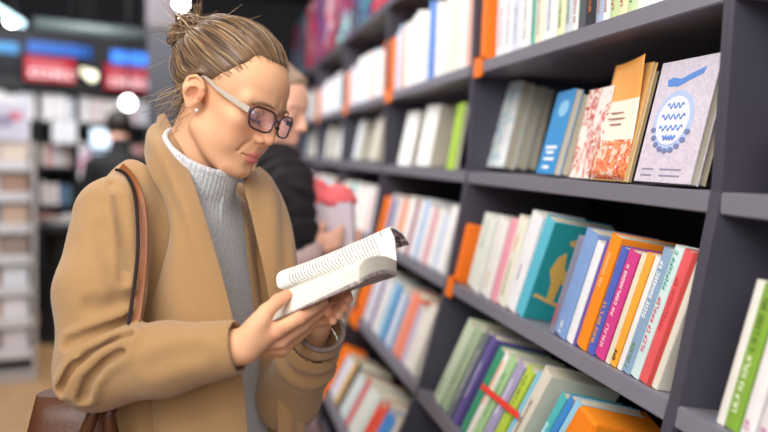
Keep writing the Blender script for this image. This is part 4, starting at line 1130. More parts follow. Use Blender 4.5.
def solid(name, head_t, head_b, foot_t, foot_b, mats, nv=22, nu=20, uvs=None):
    """closed block between a top and a bottom sheet, each ruled from its foot curve to its head curve; mats: top, bottom, head end, foot end, sides"""
    HT, HB, FT, FB = [spl(x, nv) for x in (head_t, head_b, foot_t, foot_b)]
    bm = bmesh.new(); uvl = bm.loops.layers.uv.new('UVMap'); T = []; B_ = []
    for i in range(nu+1):
        f = i/nu; T.append([bm.verts.new(Vector(FT[j]*(1-f)+HT[j]*f-bo)) for j in range(nv)]); B_.append([bm.verts.new(Vector(FB[j]*(1-f)+HB[j]*f-bo)) for j in range(nv)])
    def F(vs, mi, uv4=None):
        f = bm.faces.new(vs); f.material_index = mi; f.smooth = True
        if uv4:
            for l, q in zip(f.loops, uv4): l[uvl].uv = q
    for i in range(nu):
        for j in range(nv-1):
            uv4 = [(i/nu, j/(nv-1)), (i/nu, (j+1)/(nv-1)), ((i+1)/nu, (j+1)/(nv-1)), ((i+1)/nu, j/(nv-1))]
            F([T[i][j], T[i][j+1], T[i+1][j+1], T[i+1][j]], 0, uv4); F([B_[i][j+1], B_[i][j], B_[i+1][j], B_[i+1][j+1]], 1)
    for j in range(nv-1):
        F([T[nu][j], T[nu][j+1], B_[nu][j+1], B_[nu][j]], 2); F([T[0][j+1], T[0][j], B_[0][j], B_[0][j+1]], 3)
    for i in range(nu):
        F([T[i+1][0], B_[i+1][0], B_[i][0], T[i][0]], 4); F([T[i][-1], B_[i][-1], B_[i+1][-1], T[i+1][-1]], 4)
    o = link(name, bm, mats, bk)
    md = o.modifiers.new('e', 'EDGE_SPLIT'); md.split_angle = deg(35)
    return o
# near half: thick block seen from its fore-edge
h_t = [cpx(359, 266.5, .985), cpx(364, 260, .990), cpx(374, 256, 1.003), cpx(385, 256, 1.022), cpx(393, 259, 1.040), cpx(396.5, 261, 1.052)]
h_b = [cpx(359, 279.5, .985), cpx(366, 275.5, .990), cpx(375, 271.5, 1.003), cpx(386, 269.5, 1.022), cpx(393, 271, 1.040), cpx(396.5, 272.5, 1.052)]
f_t = [cpx(281.5, 294, 1.098), cpx(286, 290, 1.104), cpx(293, 289, 1.118), cpx(300, 290, 1.134), cpx(305, 292, 1.150), cpx(308, 294, 1.160)]
f_b = [cpx(271.5, 321, 1.092), cpx(279, 317, 1.100), cpx(288, 314, 1.118), cpx(297, 310, 1.134), cpx(304, 306, 1.150), cpx(308, 304, 1.160)]
solid('page_block', h_t, h_b, f_t, f_b, [cream, cream, creamd, creamd, cream])
dn = npv((0, 0, -1))*.0012
cb = lambda L, k: [npv(p)+dn*k for p in L]
h_c = cb(h_b, .3); f_c = cb(f_b, .3)
solid('back_cover', h_c, cb(h_b, 4.6), f_c, cb(f_b, 1.2), [covp, covp, covp, covp, covp])
# far half: few pages arching over and curling down at the head
h_t = [cpx(396.5, 261, 1.052), cpx(395.5, 248, 1.056), cpx(393.5, 236, 1.062), cpx(389.5, 227.5, 1.072), cpx(394, 227.0, 1.086), cpx(402, 232.5, 1.100), cpx(408.5, 242, 1.112), cpx(409.5, 245, 1.116)]
f_t = [cpx(304, 296, 1.150), cpx(292, 291, 1.140), cpx(279, 288, 1.134), cpx(276.5, 280, 1.138), cpx(278, 273.5, 1.146), cpx(284, 270.0, 1.160), cpx(292, 272, 1.172), cpx(297, 276, 1.180)]
def inset(L, k):
    c = np.mean(L, 0); out = []
    for p in L:
        v = c-p; out.append(p+v/np.linalg.norm(v)*k)
    return out
h_b = inset(h_t, .0030); f_b = inset(f_t, .0030)
solid('printed_leaves', h_t, h_b, f_t, f_b, [pageM, cream, cream, cream, cream], 30, 24)
solid('front_cover', inset(h_t, .0033), inset(h_t, .0043), inset(f_t, .0033), inset(f_t, .0043), [covb, covb, mat('cover_blue_edge', '2f5fa8', .5), covb, covb], 30, 24)

# ---- shoulder bag: tan straps over the coat, brown leather body hanging behind the elbow
bag = empty('shoulder_bag', Vector(cpx(75, 470, 1.16)), 'brown leather shoulder bag with thin dark-edged strap over the coat shoulder', 'bag')
bo2 = npv(bag.location)
leather = mat('brown_leather', '55301c', .42, noise=.25, nscale=14, bump=.25, bscale=160); ledge = mat('dark_leather_edge', '241616', .7, spec=.2); tanl = mat('tan_leather', '8a5028', .5, noise=.15, nscale=20)
def strap(name, pts, wd, m, offs, parent, th=.0035, dirv=None):
    P_ = spl([surf(x, y, o) if o is not None else None for (x, y), o in zip(pts, offs)], 40)
    bm = bmesh.new(); G = []
    for i in range(len(P_)):
        t = P_[min(i+1, 39)]-P_[max(i-1, 0)]; t /= np.linalg.norm(t); s = np.cross(t, fw_); s /= np.linalg.norm(s); n = np.cross(s, t); n = -n if n@fw_ > 0 else n
        G.append([bm.verts.new(Vector(P_[i]+s*a*wd/2+n*b*th-bo2)) for a, b in ((-1, 0), (1, 0), (1, 1), (-1, 1))])
    for i in range(39):
        for j in range(4): bm.faces.new([G[i][j], G[i][(j+1) % 4], G[i+1][(j+1) % 4], G[i+1][j]]).smooth = False
    bm.faces.new(G[0]); bm.faces.new(G[-1][::-1])
    return link(name, bm, m, parent)
sp = [(122, 168), (131, 178), (139, 196), (143, 222), (143, 255), (140, 290), (135, 325), (131, 345), (128, 372)]
st = strap('strap', sp, .0145, tanl, [.004]*7+[-.01, -.03], bag)
sp2 = [(117, 170), (122, 171), (129, 178), (135, 194), (138, 222), (138, 255), (134, 290), (129, 325), (126, 345)]
s2 = strap('strap_edge', sp2, .0042, ledge, [.009]*8+[-.01], st, .004)
bm = bmesh.new()
# body: a soft trapezoid box, wider at the bottom
b0 = cpx(50, 380, 1.20); n1 = 9; G = []
for i in range(n1):
    f = i/(n1-1); w0 = .060+.055*f; th = .035+.035*math.sin(PI*min(1, f*.9)); z = -f*.30
    row = []
    for a in np.linspace(0, 2*PI, 28, endpoint=False):
        e = 3.5; ca, sa = math.cos(a), math.sin(a)
        x = w0*math.copysign(abs(ca)**(2/e), ca); y = th*math.copysign(abs(sa)**(2/e), sa)
        c = cpx(78, 392, 1.19)
        row.append(bm.verts.new(Vector(c+rt_*x+fw_*y+up_*(z-.03*0)-bo2)))
    G.append(row)
for i in range(n1-1):
    for j in range(28): bm.faces.new([G[i][j], G[i][(j+1) % 28], G[i+1][(j+1) % 28], G[i+1][j]]).smooth = True
bm.faces.new(G[0]); bm.faces.new(G[-1][::-1])
link('bag_body', bm, leather, bag)
for x0, x1 in ((92, 86), (108, 112)):
    bm = bmesh.new(); tube(bm, [Vector(cpx(x0+6, 402, 1.10)-bo2), Vector(cpx(x0+1, 415, 1.095)-bo2), Vector(cpx(x1, 432, 1.10)-bo2), Vector(cpx(x1-3, 452, 1.13)-bo2)], [.009, .009, .010, .010], 10); link('handle', bm, leather, bag)
# ------------------------------------------------------------------ second shopper, farther along the shelves
F2 = np.array([.93, -.26, -.25]); F2 /= np.linalg.norm(F2); U2 = np.array([.24, .96, -.02]); U2 -= F2*(U2@F2); U2 /= np.linalg.norm(U2)
R2f = rt_*F2[0]+up_*F2[1]+fw_*F2[2]; R2u = rt_*U2[0]+up_*U2[1]+fw_*U2[2]; R2l = np.cross(R2u, R2f)
HR2 = np.stack([R2f, R2l, R2u], 1).astype(np.float32); H2 = cpx(271, 112, 2.02)
NB2 = cpx(250, 186, 2.06); T2f = rt_*.93-fw_*.36; T2f[2] = 0; T2f /= np.linalg.norm(T2f); T2l = np.cross(TU, T2f); TR2 = np.stack([T2f, T2l, TU], 1).astype(np.float32)
t2 = lambda l: NB2+TR2@npv(l)
w2 = lambda p: (p-NB2)@TR2
A2 = [t2((0, -.165, -.07)), cpx(268, 292, 1.93), cpx(315, 243, 1.95)]; B2 = [t2((0, .165, -.07)), cpx(292, 285, 2.2), cpx(335, 246, 2.08)]
def hand2(p, W, fs):
    d = sph(p, W, .026)
    for i in range(4):
        a = W+(rt_*.03+up_*(.016-.011*i)); b = a+rt_*.026+up_*.010; c = b+rt_*.012+up_*.016+fw_*.008*fs
        d = smin(d, chain(p, [W, a, b, c], [.017, .0105, .0095, .0078]), .005)
    return smin(d, chain(p, [W, W+up_*.03+rt_*.008, W+up_*.05+rt_*.022], [.016, .012, .009]), .006)
def body2(p):
    t = w2(p)
    d = cap(t, (0, 0, -.10), (0, 0, -.60), .11, .12)
    d = smin(d, cap(t, (0, -.12, -.07), (0, .12, -.07), .045), .05)
    d = smin(d, cap(p, H2-R2f*.02-R2u*.03, t2((0, 0, -.03)), .050, .056), .02)
    for L, fs in ((A2, 1), (B2, -1)):
        d = smin(d, chain(p, L, [.046, .036, .023]), .02); m = np.linalg.norm(p-L[2], axis=1) < .14
        if m.any(): d[m] = smin(d[m], hand2(p[m], L[2], fs), .008)
    m = np.linalg.norm(p-H2, axis=1) < .2
    if m.any(): d[m] = smin(d[m], head_sdf((p[m]-H2)@HR2), .01)
    return d
ft2 = Vector(t2((0, 0, 0))); ft2.z = 0; w2i = -npv(ft2)
sh2 = empty('person', ft2, 'shopper with black scarf and pale pink coat standing behind the reader, facing the shelves', 'person')
Vv, Q = mesh_sdf(body2, *bounds([H2, A2[0], A2[1], B2[0], B2[2], t2((0, 0, -.65))], .17), .0042)
skin2 = mat('rosy_skin', 'edb8a0', .5, bump=.03, bscale=600, sss=.1)
link('body', np_mesh('body', smooth_np(Vv, Q, 1, .4)+w2i, Q), skin2, sh2)
def coat2(p):
    t = w2(p)
    d = cap(t, (0, 0, -.12), (.02, 0, -.95), .15, .21)
    d = smin(d, cap(t, (0, -.12, -.075), (0, .12, -.075), .068), .05)
    for L in (A2, B2): 
        e = L[1]+(L[2]-L[1])*.86; d = smin(d, chain(p, [L[0], L[1], e], [.064, .056, .044]), .03)
    d = d+.004*np.sin(t[:, 2]*60+t[:, 1]*35)
    return smax(d, -(np.linalg.norm(t[:, :2], axis=1)-.07+np.clip(-t[:, 2]-.06, 0, 1)), .01)
Vv, Q = mesh_sdf(coat2, *bounds([t2((-.25, -.28, -1.1)), t2((.25, .28, .05)), A2[1], A2[2], B2[1], B2[2]], .08), .007)
link('coat', np_mesh('coat', smooth_np(Vv, Q, 2, .5)+w2i, Q), mat('pale_pink_fleece', 'cdb4b4', .95, noise=.3, nscale=60, bump=.8, bscale=200), sh2)
def scarf(p):
    t = w2(p); d = None
    d = ell(t, (.05, -.01, -.07), (.130, .15, .110))
    d = smin(d, chain(p, [cpx(279, 160, 2.0), cpx(290, 192, 1.94), cpx(299, 232, 1.93)], [.058, .066, .050]), .03)
    n = np.sin(t[:, 0]*75+np.sin(t[:, 2]*45)*2)*np.sin(t[:, 2]*70+t[:, 1]*40)
    return d+.007*n
Vv, Q = mesh_sdf(scarf, *bounds([t2((-.12, -.17, -.40)), t2((.22, .17, .06)), cpx(300, 236, 1.92)], .06), .006)
link('scarf', np_mesh('scarf', smooth_np(Vv, Q, 1, .4)+w2i, Q), mat('black_knit', '1f1a20', .9, noise=.4, nscale=50, bump=1, bscale=220), sh2)
def hair2(l):
    b = head_sdf(l, False, False)-.010-.002*np.sin(l[:, 0]*150+l[:, 2]*90)
    c = -.72*l[:, 0]+.69*l[:, 2]-.012
    return smax(smax(b, -c, .012), -(l[:, 2]+.09), .02)
Vv, Q = mesh_sdf(hair2, (-.15, -.11, -.12), (.13, .11, .17), .004)
link('hair', np_mesh('hair', H2+(smooth_np(Vv, Q, 1, .5)@HR2.T)+w2i, Q), mat('ash_blond_hair', 'a8907c', .6, noise=.3, nscale=80), sh2)
def legs2(p):
    t = w2(p); q = t.copy(); q[:, 1] = np.abs(q[:, 1]); z0 = -float(NB2[2])
    a = chain(q, [(.0, .08, -.6), (.0, .09, -1.0), (-.01, .09, z0+.07)], [.085, .06, .045])
    return smax(np.minimum(a, cap(q, (-.03, .09, z0+.04), (.12, .09, z0+.03), .04, .033)), -(q[:, 2]-z0-.001), .002)
Vv, Q = mesh_sdf(legs2, *bounds([t2((-.1, -.2, -.6)), t2((.2, .2, -float(NB2[2])))], .1), .01)
link('trousers', np_mesh('trousers', Vv+w2i, Q), mat('dark_denim', '23252e', .85), sh2)
# what that shopper holds: a pale carton with coral tissue crumpled in its open top
cc = cpx(331, 225, 2.02); car = empty('carton', Vector(cc), 'pale lilac carton with coral tissue on top held by the shopper behind', 'carton')
car.rotation_euler = (0, deg(-4), deg(-16))
bm = bmesh.new(); Wc, Dc, Hc, tc_ = .062, .045, .062, .003
bx(bm, -Wc, Wc, -Dc, -Dc+tc_, -Hc, Hc); bx(bm, -Wc, Wc, Dc-tc_, Dc, -Hc, Hc); bx(bm, -Wc, -Wc+tc_, -Dc+tc_, Dc-tc_, -Hc, Hc); bx(bm, Wc-tc_, Wc, -Dc+tc_, Dc-tc_, -Hc, Hc); bx(bm, -Wc, Wc, -Dc, Dc, -Hc, -Hc+tc_)
link('carton_walls', bm, mat('lilac_card', 'dccfdc', .6, noise=.05), car)
def tis(p):
    return smin(smin(ell(p, (0, 0, .066), (.072, .050, .030)), ell(p, (-.030, .0, .095), (.030, .035, .030)), .015), ell(p, (.030, .005, .085), (.034, .030, .022)), .012)+.004*np.sin(p[:, 0]*110+p[:, 2]*60)*np.cos(p[:, 1]*120+p[:, 2]*80)
Vv, Q = mesh_sdf(tis, (-.09, -.07, .0), (.09, .07, .15), .003)
link('tissue', np_mesh('tissue', Vv, Q), mat('coral_tissue', 'f4727a', .7, noise=.08), car)

# ------------------------------------------------------------------ far left of the shop
ang = deg(68); bu = Vector((math.sin(ang), math.cos(ang), 0)); bn = Vector((math.cos(ang), -math.sin(ang), 0))   # bn faces the camera
BO = Vector(cpx(80, 147, 6.3)); BO.z = 0
RB = Matrix((bu, -bn, Vector((0, 0, 1)))).transposed().to_4x4(); RB.translation = BO
iRB = RB.inverted()
def bp(px, py, off=0):     # picture point -> (along, up) on the back fixture's plane (off = metres in front of it)
    q = iRB @ hit(px, py, BO+bn*off, bn); return q.x, q.z
def brect(px0, py0, px1, py1, off=0):
    pym = (py0+py1)/2; x0 = bp(px0, pym, off)[0]; x1 = bp(px1, pym, off)[0]; pxm = (px0+px1)/2
    return x0, x1, bp(pxm, py1, off)[1], bp(pxm, py0, off)[1]
def bempty(name, x, off, z, label, cat, group=None):
    return empty(name, mw=RB @ Matrix.Translation((x, -off, z)), label=label, cat=cat, group=group)
black = mat('black_lacquer', '17181c', .5); greyd = mat('slate_fixture', '34363e', .6)
x0, x1, z0, z1 = brect(-45, 83, 262, 92)
case = bempty('bookcase', 0, 0, 0, 'long dark bookcase under red signs across the back of the shop', 'bookcase')
xl = bp(-45, 147)[0]; xr = bp(262, 147)[0]; zt = bp(80, 83)[1]
box('back_panel', xl, xr, .30, .33, 0, zt+.45, greyd, case)
box('header', xl, xr, -.03, .05, zt-.08, zt, black, case)
shelves_z = [bp(80, 122)[1], bp(55, 166)[1], bp(55, 205)[1], .35]
for z in shelves_z: box('shelf', xl, xr, -.02, .30, z-.03, z, black, case)
for px in (-44, 38, 76, 124, 172, 215, 260): 
    x = bp(px, 147)[0]; box('upright', x-.015, x+.015, -.02, .30, 0, zt-.08, black, case)
box('plinth', xl, xr, .0, .02, 0, .32, black, case)
# books shown on it
rnd = random.Random(11)
LT = ['e8e6ea', 'dfe6f0', 'eeeef2', 'f4f2f4', 'd8c8d0', 'e6d8dc', 'c8d6e6', 'f0f0f4', 'e9e4e0']
DK = ['8a4a58', '3f5f90', 'c8b8b0', '5a7a88', 'b08a6a', '2f4a58', 'd8a0a8', '9ab0c0', '6a3a48', 'e0d8d8']
def far_book(x, z, wd, h, col, label, group, tilt=.12, y=.02):
    bm = bmesh.new(); bx(bm, 0, wd, 0, .003, 0, h); bx(bm, .003, wd-.003, .003, .022, .003, h-.003, 1); bx(bm, 0, wd, .022, .025, 0, h); bx(bm, -.0015, .0015, 0, .025, 0, h)
    o = link('book', bm, [mat('printed_cover_'+cname(col).replace(' ', '_'), col, .45), paper]); o.matrix_world = RB @ Matrix.Translation((x, y, z)) @ Matrix.Rotation(-tilt, 4, 'X'); tag(o, label, 'book', group)
px = -30; i = 0
while px < 172:
    wpx = rnd.uniform(10, 14); c = 'd8243a' if 56 <= px < 66 else rnd.choice(LT)
    xa = bp(px, 120)[0]; xb = bp(px+wpx-1.5, 120)[0]
    far_book(xa, shelves_z[0]+.001, xb-xa, (.26 if c == 'd8243a' else rnd.uniform(.19, .235)), c, f'{cname(c)} blurred face-out book, {ORD[i]} from left on top shelf of the back bookcase', 'face-out books on the back bookcase')
    px += wpx; i += 1
i = 0
for r_, (pa_, pb_, pal) in enumerate(((38, 76, LT[:4]+DK), (78, 122, LT), (126, 170, DK))):
    px = pa_+2
    while px < pb_-7:
        wpx = rnd.uniform(6, 10); c = rnd.choice(pal); xa = bp(px, 160)[0]; xb = bp(px+wpx-1, 160)[0]
        far_book(xa, shelves_z[1]+.001, xb-xa, rnd.uniform(.17, .22), c, f'{cname(c)} blurred book, {ORD[i]} from left on second shelf of the back bookcase', 'books on the second shelf of the back bookcase'); px += wpx; i += 1
i = 0
for pa_, pb_ in ((38, 76), (78, 122)):
    px = pa_+2
    while px < pb_-7:
        wpx = rnd.uniform(5, 9); c = rnd.choice(DK); xa = bp(px, 200)[0]; xb = bp(px+wpx-1, 200)[0]
        far_book(xa, shelves_z[2]+.001, xb-xa, rnd.uniform(.16, .21), c, f'{cname(c)} blurred book, {ORD[i]} from left on third shelf of the back bookcase', 'books on the third shelf of the back bookcase'); px += wpx; i += 1
# white price board and lit screens on the fixture
def board(name, px0, py0, px1, py1, off, m, label, cat, emit_m=None, parts=None):
    x0, x1, z0, z1 = brect(px0, py0, px1, py1, off); e = bempty(name, x0, off, z0, label, cat)
    box('casing', 0, x1-x0, .006, .05, 0, z1-z0, black, e, .004); box('face_panel', .008, x1-x0-.008, 0, .008, .008, z1-z0-.008, m, e)
    return e, x1-x0, z1-z0
e_ = board('display_board', 51, 119, 78, 144, .14, mat('white_board', 'e6e8ee', .5), 'white square display board on the back bookcase above its second shelf', 'display board')
def lit(name, col, s): return mat(name, col, .4, emit=s)
e_ = board('screen', 90, 128, 120, 149, .12, lit('lit_screen', 'cfe2f4', 1.3), 'bright pale blue screen on the back bookcase beside the dark figure', 'screen')
e_ = board('magazine_display', 78, 147, 92, 180, .25, blotch('magazine_print', 'e0d8e4', ['e07a9a', 'e6e6ee', '9a6aa8', 'f0f0f4'], 9, (1, 1, 1), 6), 'narrow display of pink and white magazines before the back bookcase', 'display')
e_ = board('magazine_display', 93, 150, 106, 176, .25, blotch('magazine_print_blue', 'b8d8ec', ['5aa0d0', 'e6f0f6', '3a6aa0'], 9, (1, 1, 1), 7), 'narrow display of pale blue magazines before the back bookcase', 'display')
# signs over it
def sign(px0, py0, px1, py1, label, seed, bright):
    x0, x1, z0, z1 = brect(px0, py0, px1, py1, .1); e = bempty('sign', x0, .1, z0, label, 'sign', 'red signs over the back bookcase')
    Wd, Hd = x1-x0, z1-z0
    box('sign_box', 0, Wd, .012, .06, 0, Hd, black, e, .004)
    box('sign_face', .006, Wd-.006, .004, .012, .006, Hd-.006, lit('lit_red', 'b81830', bright), e)
    for row, (za, zb, k) in enumerate(((.56, .74, .55), (.16, .44, 1))):
        bm = bmesh.new(); r = random.Random(seed+row); x = Wd*.10; hh = (zb-za)*Hd; st = hh*.24
        while x < Wd*(.55+.33*k):
            lw = hh*r.choice((.6, .7, .8)); z = za*Hd; kd = r.randint(0, 3)
            bx(bm, x, x+st, -.002, .005, z, z+hh)
            if kd != 1: bx(bm, x, x+lw, -.002, .005, z+hh-st, z+hh)
            if kd in (0, 2): bx(bm, x, x+lw, -.002, .005, z, z+st)
            if kd in (1, 3): bx(bm, x+lw-st, x+lw, -.002, .005, z, z+hh); bx(bm, x, x+lw, -.002, .005, z+hh/2-st/2, z+hh/2+st/2)
            x += lw+hh*.25
        link('sign_lettering', bm, lit('lit_white' if row else 'lit_pink', 'ffeef0' if row else 'e89aa8', (.7 if bright > .3 else .35) if row else .15), e)
sign(24, 55, 76, 82, 'dark red lit sign with white lettering, left one over the back bookcase', 5, .10)
sign(104, 65, 158, 91, 'bright red lit sign with white lettering, right one over the back bookcase', 9, .5)
for (a, b, c, d, col, s, lb) in ((-12, 41, 20, 53, '2f7fb8', .4, 'short teal blue light strip at the left end above the red signs'), (26, 43, 92, 56, '1a56a8', .5, 'long blue light strip above the left red sign'), (110, 52, 164, 66, '3f7fe6', .9, 'bright blue light strip above the right red sign')):
    x0, x1, z0, z1 = brect(a, b, c, d, .15); e = bempty('light_strip', x0, .15, z0, lb, 'light strip', 'blue light strips')
    box('housing', 0, x1-x0, .02, .08, 0, z1-z0, black, e); box('diffuser', .01, x1-x0-.01, 0, .02, .006, z1-z0-.006, lit('lit_blue_'+str(a+20), col, s), e)
# small round lamps in front of the back bookcase
def globe(px, py, d, r, col, s, label):
    P = Vector(cpx(px, py, d)); e = empty('globe_lamp', P, label, 'lamp')
    bm = bmesh.new(); bmesh.ops.create_uvsphere(bm, u_segments=16, v_segments=10, radius=r); link('globe', bm, lit('lit_globe_'+str(px), col, s), e, True)
    bm = bmesh.new(); tube(bm, [(0, 0, r*.8), (0, 0, 3.1-P.z)], .006, 6); link('cord', bm, black, e)
globe(92, 76, 6.0, .045, 'f0ecd0', 2.2, 'cream globe lamp hanging between the two red signs')
globe(84, 72, 6.1, .035, 'e0dcc0', 1.2, 'smaller dim globe lamp beside the cream one between the red signs')
globe(128, 103, 5.6, .050, 'ffffff', 9, 'bright white globe lamp hanging in front of the back bookcase')
# ceiling: beam, duct, track spots
duct = mat('grey_green_duct', '4a5557', .5, metal=.2, noise=.1)
def ctube(name, p0, p1, r, m, label, cat):
    P = (Vector(p0)+Vector(p1))/2; e = empty(name, P, label, cat); bm = bmesh.new(); tube(bm, [Vector(p0)-P, Vector(p1)-P], r, 16); link('pipe', bm, m, e)
    for f in (.25, .75):
        q = Vector(p0).lerp(Vector(p1), f)-P; b2 = bmesh.new(); tube(b2, [q, (q.x, q.y, 3.1-P.z)], .01, 6); link('hanger', b2, black, e)
ctube('duct', cpx(34, 25, 5.2), cpx(178, 40, 5.6), .055, duct, 'horizontal grey green pipe below the dark ceiling at upper left', 'duct')
ctube('light_tube', cpx(-14, 2, 3.6), cpx(22, 24, 4.2), .022, lit('lit_tube', 'bfe6f0', 2.0), 'pale cyan light tube at the upper left corner', 'light tube')
def spot(px, py, d, aim, label, s=14, r=.032):
    P = Vector(cpx(px, py, d)); e = empty('spotlight', P, label, 'spotlight', 'ceiling spotlights')
    ax = Vector(aim).normalized(); q = ax.to_track_quat('Z', 'Y').to_matrix().to_4x4()
    bm = bmesh.new(); n = 18; prof = [(.020, -.11), (.034, -.10), (.040, -.02), (.042, .0), (.036, .0), (.034, -.012)]
    R_ = [[bm.verts.new(q @ Vector((a*math.cos(2*PI*k/n), a*math.sin(2*PI*k/n), b))) for k in range(n)] for a, b in prof]
    for i in range(len(prof)-1):
        for k in range(n): bm.faces.new([R_[i][k], R_[i][(k+1) % n], R_[i+1][(k+1) % n], R_[i+1][k]])
    bm.faces.new(R_[0]); link('housing', bm, black, e, True)
    bm = bmesh.new(); bmesh.ops.create_circle(bm, cap_ends=True, segments=18, radius=r, matrix=q @ Matrix.Translation((0, 0, -.011))); link('bulb_face', bm, lit('lit_spot', 'fffdf8', s), e)
    bm = bmesh.new(); tube(bm, [q @ Vector((0, 0, -.10)), Vector((0, 0, max(.06, 3.1-P.z)))], .008, 6); link('stem', bm, black, e)
toc = lambda px, py, d: (CO-Vector(cpx(px, py, d))).normalized()
spot(12, 21, 4.2, toc(12, 21, 4.2)+Vector((0, 0, -.3)), 'lit ceiling spotlight at the end of the cyan tube, upper left corner', 30, .034)
spot(181, 4, 4.4, toc(181, 4, 4.4)+Vector((0, 0, -.3)), 'upper of two lit ceiling spotlights above the hair bun', 30, .036)
spot(187, 23, 4.8, toc(187, 23, 4.8)+Vector((0, 0, -.3)), 'lower of two lit ceiling spotlights just above the hair bun', 30, .034)
pp = Vector(cpx(163, 20, 5.0)); e = empty('column', (pp.x, pp.y, 0), 'pale grey column behind the hair bun below the spotlights', 'column')
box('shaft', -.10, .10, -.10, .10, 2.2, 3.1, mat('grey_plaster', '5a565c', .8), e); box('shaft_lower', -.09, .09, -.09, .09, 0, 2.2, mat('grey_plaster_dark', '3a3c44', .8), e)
# magazine rack at the left edge
rp = Vector(cpx(14, 368, 4.55)); rp.z = 0
rk = empty('magazine_rack', rp, 'tall grey metal magazine rack with stacked trays at the left edge', 'rack'); rk.rotation_euler = (0, 0, deg(13))
rm = mat('grey_metal', 'a8a3a2', .45, metal=.3, noise=.08); rml = mat('pale_tray', 'c9c8cc', .5)
box('side_panel', .10, .125, -.15, .25, 0, 1.42, rm, rk); box('side_panel', -.42, -.395, -.15, .25, 0, 1.42, rm, rk); box('back_panel', -.395, .10, .23, .25, .05, 1.56, rm, rk); box('base', -.42, .125, -.17, .25, 0, .06, rm, rk)
for i in range(7):
    z = .14+i*.185; y = -.12+i*.018
    bm = bmesh.new(); bx(bm, -.39, .095, y, .22, z, z+.008); bx(bm, -.39, .095, y-.01, y, z-.005, z+.055); link('tray', bm, rml, rk)
cols_ = ['b8a89c', '8a7468', 'c8c0c4', '7f8a98', 'b89a84', 'd8d4d8', 'c0b0b8', '94705c', 'd0d4dc', 'a89890']
for i in range(7):
    z = .14+i*.185; y = -.12+i*.018
    for j, xx in enumerate((-.37, -.21, -.06)):
        c = cols_[(i*3+j) % 10]; bm = bmesh.new(); bx(bm, 0, .14, 0, .012, 0, .155, 0); bx(bm, .002, .138, .012, .03, .002, .15, 1)
        o = link('magazine', bm, [cover_mat(c), paper]); o.matrix_world = Matrix.Translation(rp) @ Matrix.Rotation(deg(13), 4, 'Z') @ Matrix.Translation((xx, y+.02, z+.009)) @ Matrix.Rotation(-.18, 4, 'X')
        tag(o, f'{cname(c)} magazine, {["left", "middle", "right"][j]} of the {ORD[i]} tray up in the left edge rack', 'magazine', 'magazines in the rack')
o = bempty('notice_board', 0, 0, 0, 'pale printed notice panel standing on top of the grey magazine rack', 'notice board'); o.matrix_world = Matrix.Translation(rp) @ Matrix.Rotation(deg(13), 4, 'Z') @ Matrix.Translation((0, .02, 1.425))
box('panel', -.40, .09, 0, .012, 0, .22, mat('pale_lilac_board', 'b9b8c8', .6), o); box('print_block', -.30, .0, -.002, 0, .08, .15, mat('print_grey', '8a88a0', .6), o); box('print_mark', -.02, .05, -.002, 0, .12, .17, mat('print_red', 'c06a80', .6), o)
# dark rounded display table beyond it
tp = Vector(cpx(62, 345, 5.5)); tp.z = 0; tb = empty('display_table', tp, 'low black display table beyond the magazine rack, books heaped on top', 'table')
def lathe(prof, n=28):
    bm = bmesh.new(); R_ = [[bm.verts.new((a*math.cos(2*PI*k/n), a*math.sin(2*PI*k/n), b)) for k in range(n)] for a, b in prof]
    for i in range(len(prof)-1):
        for k in range(n): bm.faces.new([R_[i][k], R_[i][(k+1) % n], R_[i+1][(k+1) % n], R_[i+1][k]])
    bm.faces.new(R_[0][::-1]); bm.faces.new(R_[-1]); return bm
link('table_top', lathe([(.30, .80), (.32, .82), (.32, .85), (.30, .86)]), mat('black_blue_top', '23262f', .35), tb)
link('pedestal', lathe([(.16, .05), (.12, .3), (.12, .8)]), black, tb); link('base', lathe([(.22, 0), (.22, .04), (.16, .05)]), black, tb)
i = 0
for (dx, dy, rz, c, z) in ((-.12, -.1, .3, '3a3f55', .861), (.08, -.12, -.4, '5a6a88', .861), (-.02, .1, .1, '2f3038', .861), (-.10, -.1, .8, '8a5a5a', .886), (.1, .12, .9, '6a7a90', .861), (.09, -.1, .1, 'b8b4c0', .886)):
    bm = bmesh.new(); bx(bm, -.07, .07, -.1, .1, 0, .003); bx(bm, -.067, .067, -.097, .097, .003, .020, 1); bx(bm, -.07, .07, -.1, .1, .020, .023); bx(bm, -.0715, -.068, -.1, .1, 0, .023)
    o = link('book', bm, [cover_mat(c), paper]); o.matrix_world = Matrix.Translation(tp+Vector((dx, dy, z))) @ Matrix.Rotation(rz, 4, 'Z'); tag(o, f'{cname(c)} book lying {["at left front", "at right front", "at left back", "on top at left", "at right back", "on top at right"][i]} of the round black table', 'book', 'books on the round table'); i += 1
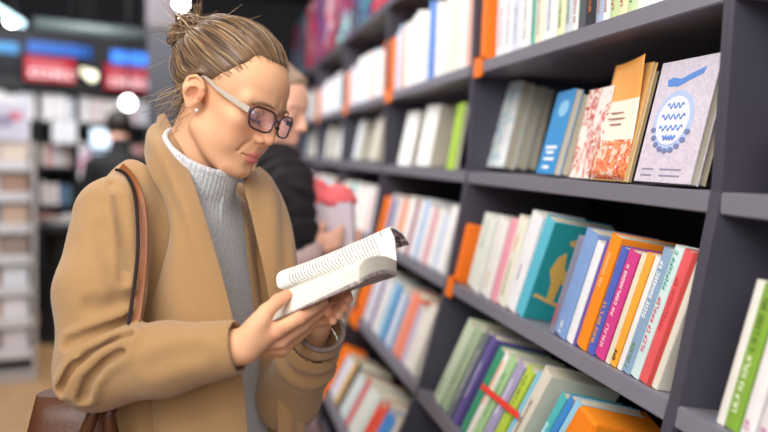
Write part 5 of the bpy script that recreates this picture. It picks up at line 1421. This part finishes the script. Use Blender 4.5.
# third person, far off, in black
H3 = cpx(119, 130, 5.2)
F3 = (-rt_*.45+fw_*.8); F3[2] = -.25; F3 /= np.linalg.norm(F3); L3 = np.cross(TU, F3); L3 /= np.linalg.norm(L3); U3 = np.cross(F3, L3); HR3 = np.stack([F3, L3, U3], 1).astype(np.float32)
Tf3 = F3.copy(); Tf3[2] = 0; Tf3 /= np.linalg.norm(Tf3); TR3 = np.stack([Tf3, np.cross(TU, Tf3), TU], 1).astype(np.float32); N3 = H3-npv((0, 0, .17))-Tf3*.05
w3 = lambda p: (p-N3)@TR3
zf = -float(N3[2])
def arms3(q, r0, r1): return chain(q, [(0, .17, -.08), (.06, .22, -.32), (.26, .12, -.28)], [r0, (r0+r1)/2, r1])
def body3(p):
    t = w3(p); q = t.copy(); q[:, 1] = np.abs(q[:, 1])
    d = cap(t, (0, 0, -.1), (0, 0, -.5), .10, .11); d = smin(d, arms3(q, .04, .025), .03); d = smin(d, cap(t, (0, 0, -.05), (.04, 0, .12), .055), .02)
    hd_ = (.29, .105, -.275); d = smin(d, sph(q, hd_, .028), .01)
    for i in range(4): d = smin(d, chain(q, [hd_, (.325, .12-.016*i, -.27), (.345, .115-.016*i, -.255)], [.014, .010, .008]), .004)
    d = smin(d, chain(q, [hd_, (.30, .08, -.25), (.32, .07, -.235)], [.014, .011, .009]), .004)
    m = np.linalg.norm(p-H3, axis=1) < .2
    if m.any(): d[m] = smin(d[m], head_sdf((p[m]-H3)@HR3), .01)
    return d
f3 = Vector(N3); f3.z = 0; i3 = -npv(f3); P3 = empty('person', f3, 'dark haired person in black jacket browsing far behind the reader, left of her shoulder', 'person')
to3 = lambda l: N3+TR3@npv(l)
Vv, Q = mesh_sdf(body3, *bounds([H3, to3((.3, -.25, -.6)), to3((-.1, .25, -.1))], .16), .008); link('body', np_mesh('body', Vv+i3, Q), skin2, P3)
def jack3(p):
    t = w3(p); q = t.copy(); q[:, 1] = np.abs(q[:, 1]); d = cap(t, (0, 0, -.12), (0, 0, -.62), .15, .17); d = smin(d, cap(t, (0, -.12, -.07), (0, .12, -.07), .07), .04); d = smin(d, cap(t, (0, 0, -.05), (.01, 0, .055), .070), .03)
    return smin(d, chain(q, [(0, .17, -.08), (.06, .22, -.32), (.24, .13, -.285)], [.065, .056, .045]), .03)
Vv, Q = mesh_sdf(jack3, *bounds([to3((-.2, -.3, -.8)), to3((.35, .3, .05))], .08), .012); link('jacket', np_mesh('jacket', Vv+i3, Q), mat('black_cloth', '101014', .9), P3)
def leg3(p):
    t = w3(p); q = t.copy(); q[:, 1] = np.abs(q[:, 1]); a = chain(q, [(.0, .08, -.6), (.0, .09, -1.0), (-.01, .09, zf+.07)], [.09, .065, .05])
    return smax(np.minimum(a, cap(q, (-.03, .09, zf+.04), (.13, .09, zf+.03), .045, .036)), -(q[:, 2]-zf-.001), .002)
Vv, Q = mesh_sdf(leg3, *bounds([to3((-.2, -.25, zf)), to3((.25, .25, -.5))], .08), .012); link('trousers', np_mesh('trousers', Vv+i3, Q), mat('black_cloth', '101014', .9), P3)
def hr3(l): return smax(smax(head_sdf(l, False, False)-.012, -(-.72*l[:, 0]+.69*l[:, 2]-.0), .01), -(l[:, 2]+.07), .01)
Vv, Q = mesh_sdf(hr3, (-.15, -.11, -.12), (.13, .11, .17), .007); link('hair', np_mesh('hair', H3+(Vv@HR3.T)+i3, Q), mat('black_hair', '1c1512', .6), P3)
